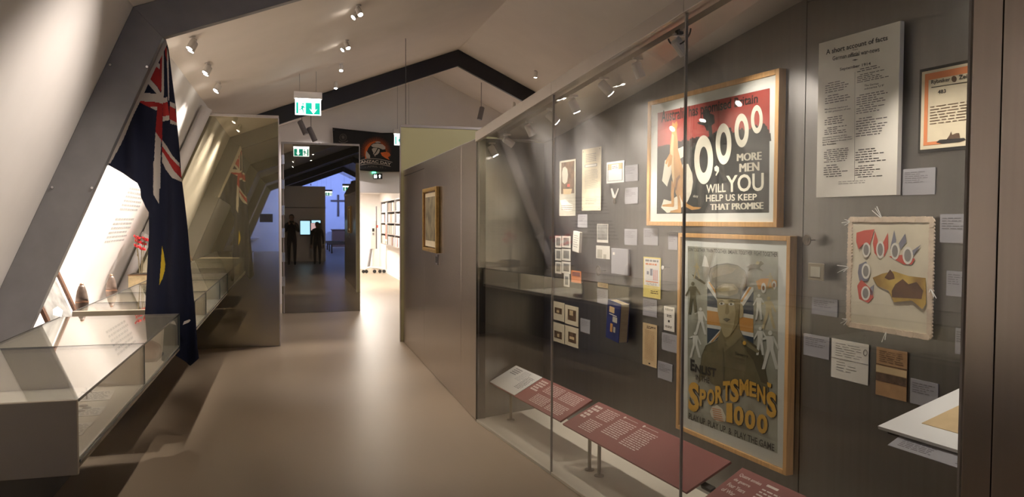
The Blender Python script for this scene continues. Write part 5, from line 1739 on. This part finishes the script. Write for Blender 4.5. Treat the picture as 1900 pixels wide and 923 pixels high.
for r_ in range(4):
    for c_ in range(3):
        y_ = ya - wl * c_ / 3 - .06
        while y_ > ya - wl * (c_ + 1) / 3 + .12:
            w_ = random.uniform(.05, .085)
            m_ = random.choice(cols)
            key = (m_, round(w_, 2))
            hbk = (hh / 4 - .03) * .82
            if key not in proto:
                o_ = MB().box(-.06, .06, -w_ / 2, w_ / 2, 0, hbk).build('book', m_)
                proto[key] = o_
            else:
                o_ = proto[key].copy()
                COL.objects.link(o_)
            o_.location = (SXW - .085, y_ - w_ / 2, zb_ + hh * r_ / 4 + .0125)
            tag(o_, f'{CN[m_]} book on the {("bottom", "second lowest", "second highest", "top")[r_]} shelf of the side-room bookcase', 'book', f'{CN[m_]} books on the {("bottom", "second lowest", "second highest", "top")[r_]} shelf')
            y_ -= w_ + random.uniform(.006, .02)
t = thing('shelf_poster', 'white and red leaflet panel fixed over the bookcase upright', 'poster', (SXW - D_ - .004, ya - wl * .30, zb_ + .1))
MB().box(-.008, 0, -.18, .18, 0, hh - .15).build('sheet', 'paper_white', t)
MB().box(-.010, -.008, -.16, .16, .05, hh * .38).build('red_print', 'silk_red', t)

q = pZ(692, 502, 0)
sy = float(q[1]) - 1.2
k_ = sy / 1480.
X_ = lambda px: float(pY(px, 450, sy)[0])
Z_ = lambda py: float(pY(692, py, sy)[2])
t = thing('wheeled_stand', 'white wheeled stand with a control box in the side room', 'stand', (X_(692), sy, 0))
ox = X_(692)
MB().box(X_(687) - ox, X_(697) - ox, -.09, .09, Z_(462), Z_(408)).build('control_box', 'white_plastic', t, bevel=.01)
MB().box(X_(690) - ox, X_(694) - ox, -.1, -.09, Z_(430), Z_(424)).build('display', 'black_plastic', t)
MB().box(X_(690.5) - ox, X_(693.5) - ox, -.1, -.09, Z_(436.5), Z_(432)).build('keypad', 'grey_plastic', t)
MB().box(X_(698.5) - ox, X_(701) - ox, -.08, -.04, Z_(423), Z_(418)).build('handset', 'silk_red', t)
MB().tube([(X_(698) - ox, 0, Z_(462)), (X_(698) - ox, 0, Z_(383))], .025, 10).build('mast', 'grey_plastic', t)
MB().box(X_(691.5) - ox, X_(694.5) - ox, -.05, .05, .12, Z_(461)).build('column', 'white_plastic', t)
MB().tube([(X_(683) - ox, -.02, .14), (X_(688.5) - ox, -.02, Z_(462))], .035, 8).build('brace', 'grey_plastic', t)
MB().tube([(X_(674) - ox, -.1, .09), (X_(678) - ox, -.1, .14), (X_(686) - ox, -.1, .17), (X_(700) - ox, -.1, .15), (X_(712) - ox, -.1, .10)], .03, 8).build('base_arm', 'white_plastic', t)
for px in (673.5, 679, 694, 704, 711.5):
    MB().tube([(X_(px) - ox, -.14, .055), (X_(px) - ox, -.08, .055)], .05, 12).build('caster', 'black_plastic', t)

# ---------------------------------------------------------------- behind the photographer (seen only mirrored in the dark glass)
t = thing('screen_partition', 'steel partition with a video screen behind the photographer, mirrored in the glass', 'partition', (.55, -3.0, 0))
MB().box(-.8, .68, -.12, 0, .002, 2.78).build('panel', 'brushed_steel', t)
MB().box(-.8, .70, 0, .02, 1.98, 2.0).build('shelf_line', 'dark_metal', t)
sc = MB().box(-.25, .55, 0, .04, .95, 1.55).build('screen', 'screen_dark', t)
MB().box(-.22, .12, .041, .043, 1.0, 1.5).build('bright_image', 'screen_blue', sc)
MB().box(.16, .34, .041, .043, 1.15, 1.42).build('pink_image', 'screen_pink', sc)
MB().box(.18, .50, .041, .043, 1.43, 1.52).build('bright_image', 'screen_blue', sc)
t = thing('wooden_cross', 'plain wooden cross on the blue-lit wall, mirrored in the dark glass', 'cross', (2.65, YN + .02, 1.75))
MB().box(-.05, .05, 0, .06, 0, 1.25).build('upright', 'wood_cross', t)
MB().box(-.42, .42, .0, .062, .85, .95).build('crossbar', 'wood_cross', t)
t = thing('altar_chest', 'dark wooden chest standing under the mirrored cross', 'chest', (2.75, YN + .7, 0))
MB().box(-.5, .5, -.4, .3, .0, .95).build('body', 'dark_wood', t, bevel=.01)
MB().box(-.55, .55, -.45, .35, .95, 1.0).build('top', 'dark_wood', t, bevel=.005)
for i in range(3):
    t = thing('bench', f'low pale bench behind the photographer, {("nearest", "middle", "farthest")[i]} of three', 'bench', (2.4, -10 - i * 2.2, 0), 'benches behind the photographer')
    MB().box(-.8, .8, -.2, .2, .40, .45).build('seat', 'case_cream', t, bevel=.005)
    for sx in (-.6, .6):
        MB().box(sx - .03, sx + .03, -.16, .16, 0, .40).build('leg', 'case_grey', t)


def person(label, x, y, rot, h, hold, top='cloth_dark', bottom='cloth_jean'):
    k = h / 1.75
    t = thing('person', label, 'person', (x, y, 0))
    t.rotation_euler = (0, 0, rot)
    t.scale = (k, k, k)

    def skin(name, pts, edges, rad, m, parent=t, root=0):
        me = bpy.data.meshes.new(name)
        me.from_pydata(pts, edges, [])
        o = bpy.data.objects.new(name, me)
        COL.objects.link(o)
        o.parent = parent
        md = o.modifiers.new('skin', 'SKIN')
        md.use_smooth_shade = True
        for v_, r_ in zip(me.skin_vertices[0].data, rad):
            v_.radius = r_ if isinstance(r_, tuple) else (r_, r_)
        me.skin_vertices[0].data[root].use_root = True
        o.modifiers.new('sub', 'SUBSURF').render_levels = 2
        me.materials.append(MATS[m])
        return o
    # body facing +y
    arm = (lambda s: [(s * .17, 0, 1.42), (s * .23, .02, 1.16), (s * .17, .22, 1.22), (s * .09, .34, 1.40)]) if hold else (lambda s: [(s * .17, 0, 1.42), (s * .23, -.01, 1.14), (s * .24, .05, .90), (s * .235, .08, .82)])
    P_ = [(0, 0, .95), (0, 0, 1.12), (0, 0, 1.30), (0, 0, 1.43), (0, .01, 1.52)]
    Ed = [(0, 1), (1, 2), (2, 3), (3, 4)]
    R_ = [(.15, .10), (.14, .10), (.16, .11), (.12, .09), (.055, .055)]
    for s in (-1, 1):
        b = len(P_)
        P_ += arm(s)
        R_ += [.062, .048, .04, .032]
        Ed += [(3, b), (b, b + 1), (b + 1, b + 2), (b + 2, b + 3)]
        b = len(P_)
        P_ += [(s * .09, 0, .86), (s * .10, .01, .48), (s * .10, -.01, .10), (s * .105, .10, .045)]
        R_ += [.088, .062, .045, (.04, .035)]
        Ed += [(0, b), (b, b + 1), (b + 1, b + 2), (b + 2, b + 3)]
    skin('body', P_, Ed, R_, top)
    hd = MB().lathe([(.035, 0), (.055, .02), (.068, .06), (.077, .12), (.078, .16), (.066, .205), (.04, .23), (.01, .238)], n=24).build('head', 'skin', t, smooth=True)
    hd.location = (0, .015, 1.51)
    hd.scale = (1, 1.18, 1)
    MB().lathe([(.082, .10), (.086, .15), (.076, .21), (.046, .24), (.01, .248)], c=(0, -.012, 0), n=24).build('hair', 'hair_dark', hd, smooth=True)
    MB().add([(-.014, .072, .10), (.014, .072, .10), (0, .098, .098), (0, .076, .145)], [(0, 1, 2), (0, 2, 3), (1, 3, 2)]).build('nose', 'skin', hd)
    for s in (-1, 1):
        MB().lathe([(.002, -.006), (.009, 0), (.002, .006)], c=(s * .03, .068, .135), n=10).build('eye', 'poppy_dark', hd)
        MB().lathe([(.006, -.03), (.014, 0), (.006, .03)], c=(s * .079, 0, .12), n=10).build('ear', 'skin', hd)
    MB().box(-.022, .022, .066, .073, .062, .068).build('mouth', 'silk_red', hd)
    for s in (-1, 1):
        w = Vector(arm(s)[-1])
        d = Vector((-s * .2, .1, 1)).normalized() if hold else Vector((0, .1, -1)).normalized()
        side = Vector((s, 0, 0))
        pts, ed, rr = [tuple(w), tuple(w + d * .05), tuple(w + d * .085)], [(0, 1), (1, 2)], [.026, (.036, .016), (.038, .014)]
        for f_ in range(4):
            b = len(pts)
            o1 = side * (.027 - .018 * f_)
            ln = (.06, .072, .078, .066)[f_]
            cv = Vector((-s * .03, .01, 0)) if hold else Vector((0, .02, 0))
            pts += [tuple(w + d * .09 + o1), tuple(w + d * (.09 + ln * .5) + o1 + cv * .3), tuple(w + d * (.09 + ln) + o1 + cv)]
            ed += [(2, b), (b, b + 1), (b + 1, b + 2)]
            rr += [.0095, .0085, .007]
        b = len(pts)
        pts += [tuple(w + d * .04 - side * .035), tuple(w + d * .075 - side * .055)]
        ed += [(1, b), (b, b + 1)]
        rr += [.011, .009]
        skin('hand', pts, ed, rr, 'skin')
    return t


pp = person('person in dark clothes holding up a phone, mirrored in the dark glass', .02, -.50, 0, 1.72, True)
t = thing('phone', 'slim black phone held up by the person in dark clothes', 'phone', (.02, -.115, 1.475))
MB().box(-.075, .075, -.008, 0, -.035, .035).build('body', 'black_plastic', t, bevel=.003)
MB().box(-.07, .07, -.0088, -.008, -.031, .031).build('screen', 'screen_dark', t)
person('shorter person standing beside the photographer, mirrored in the dark glass', .86, -.75, .1, 1.47, False)
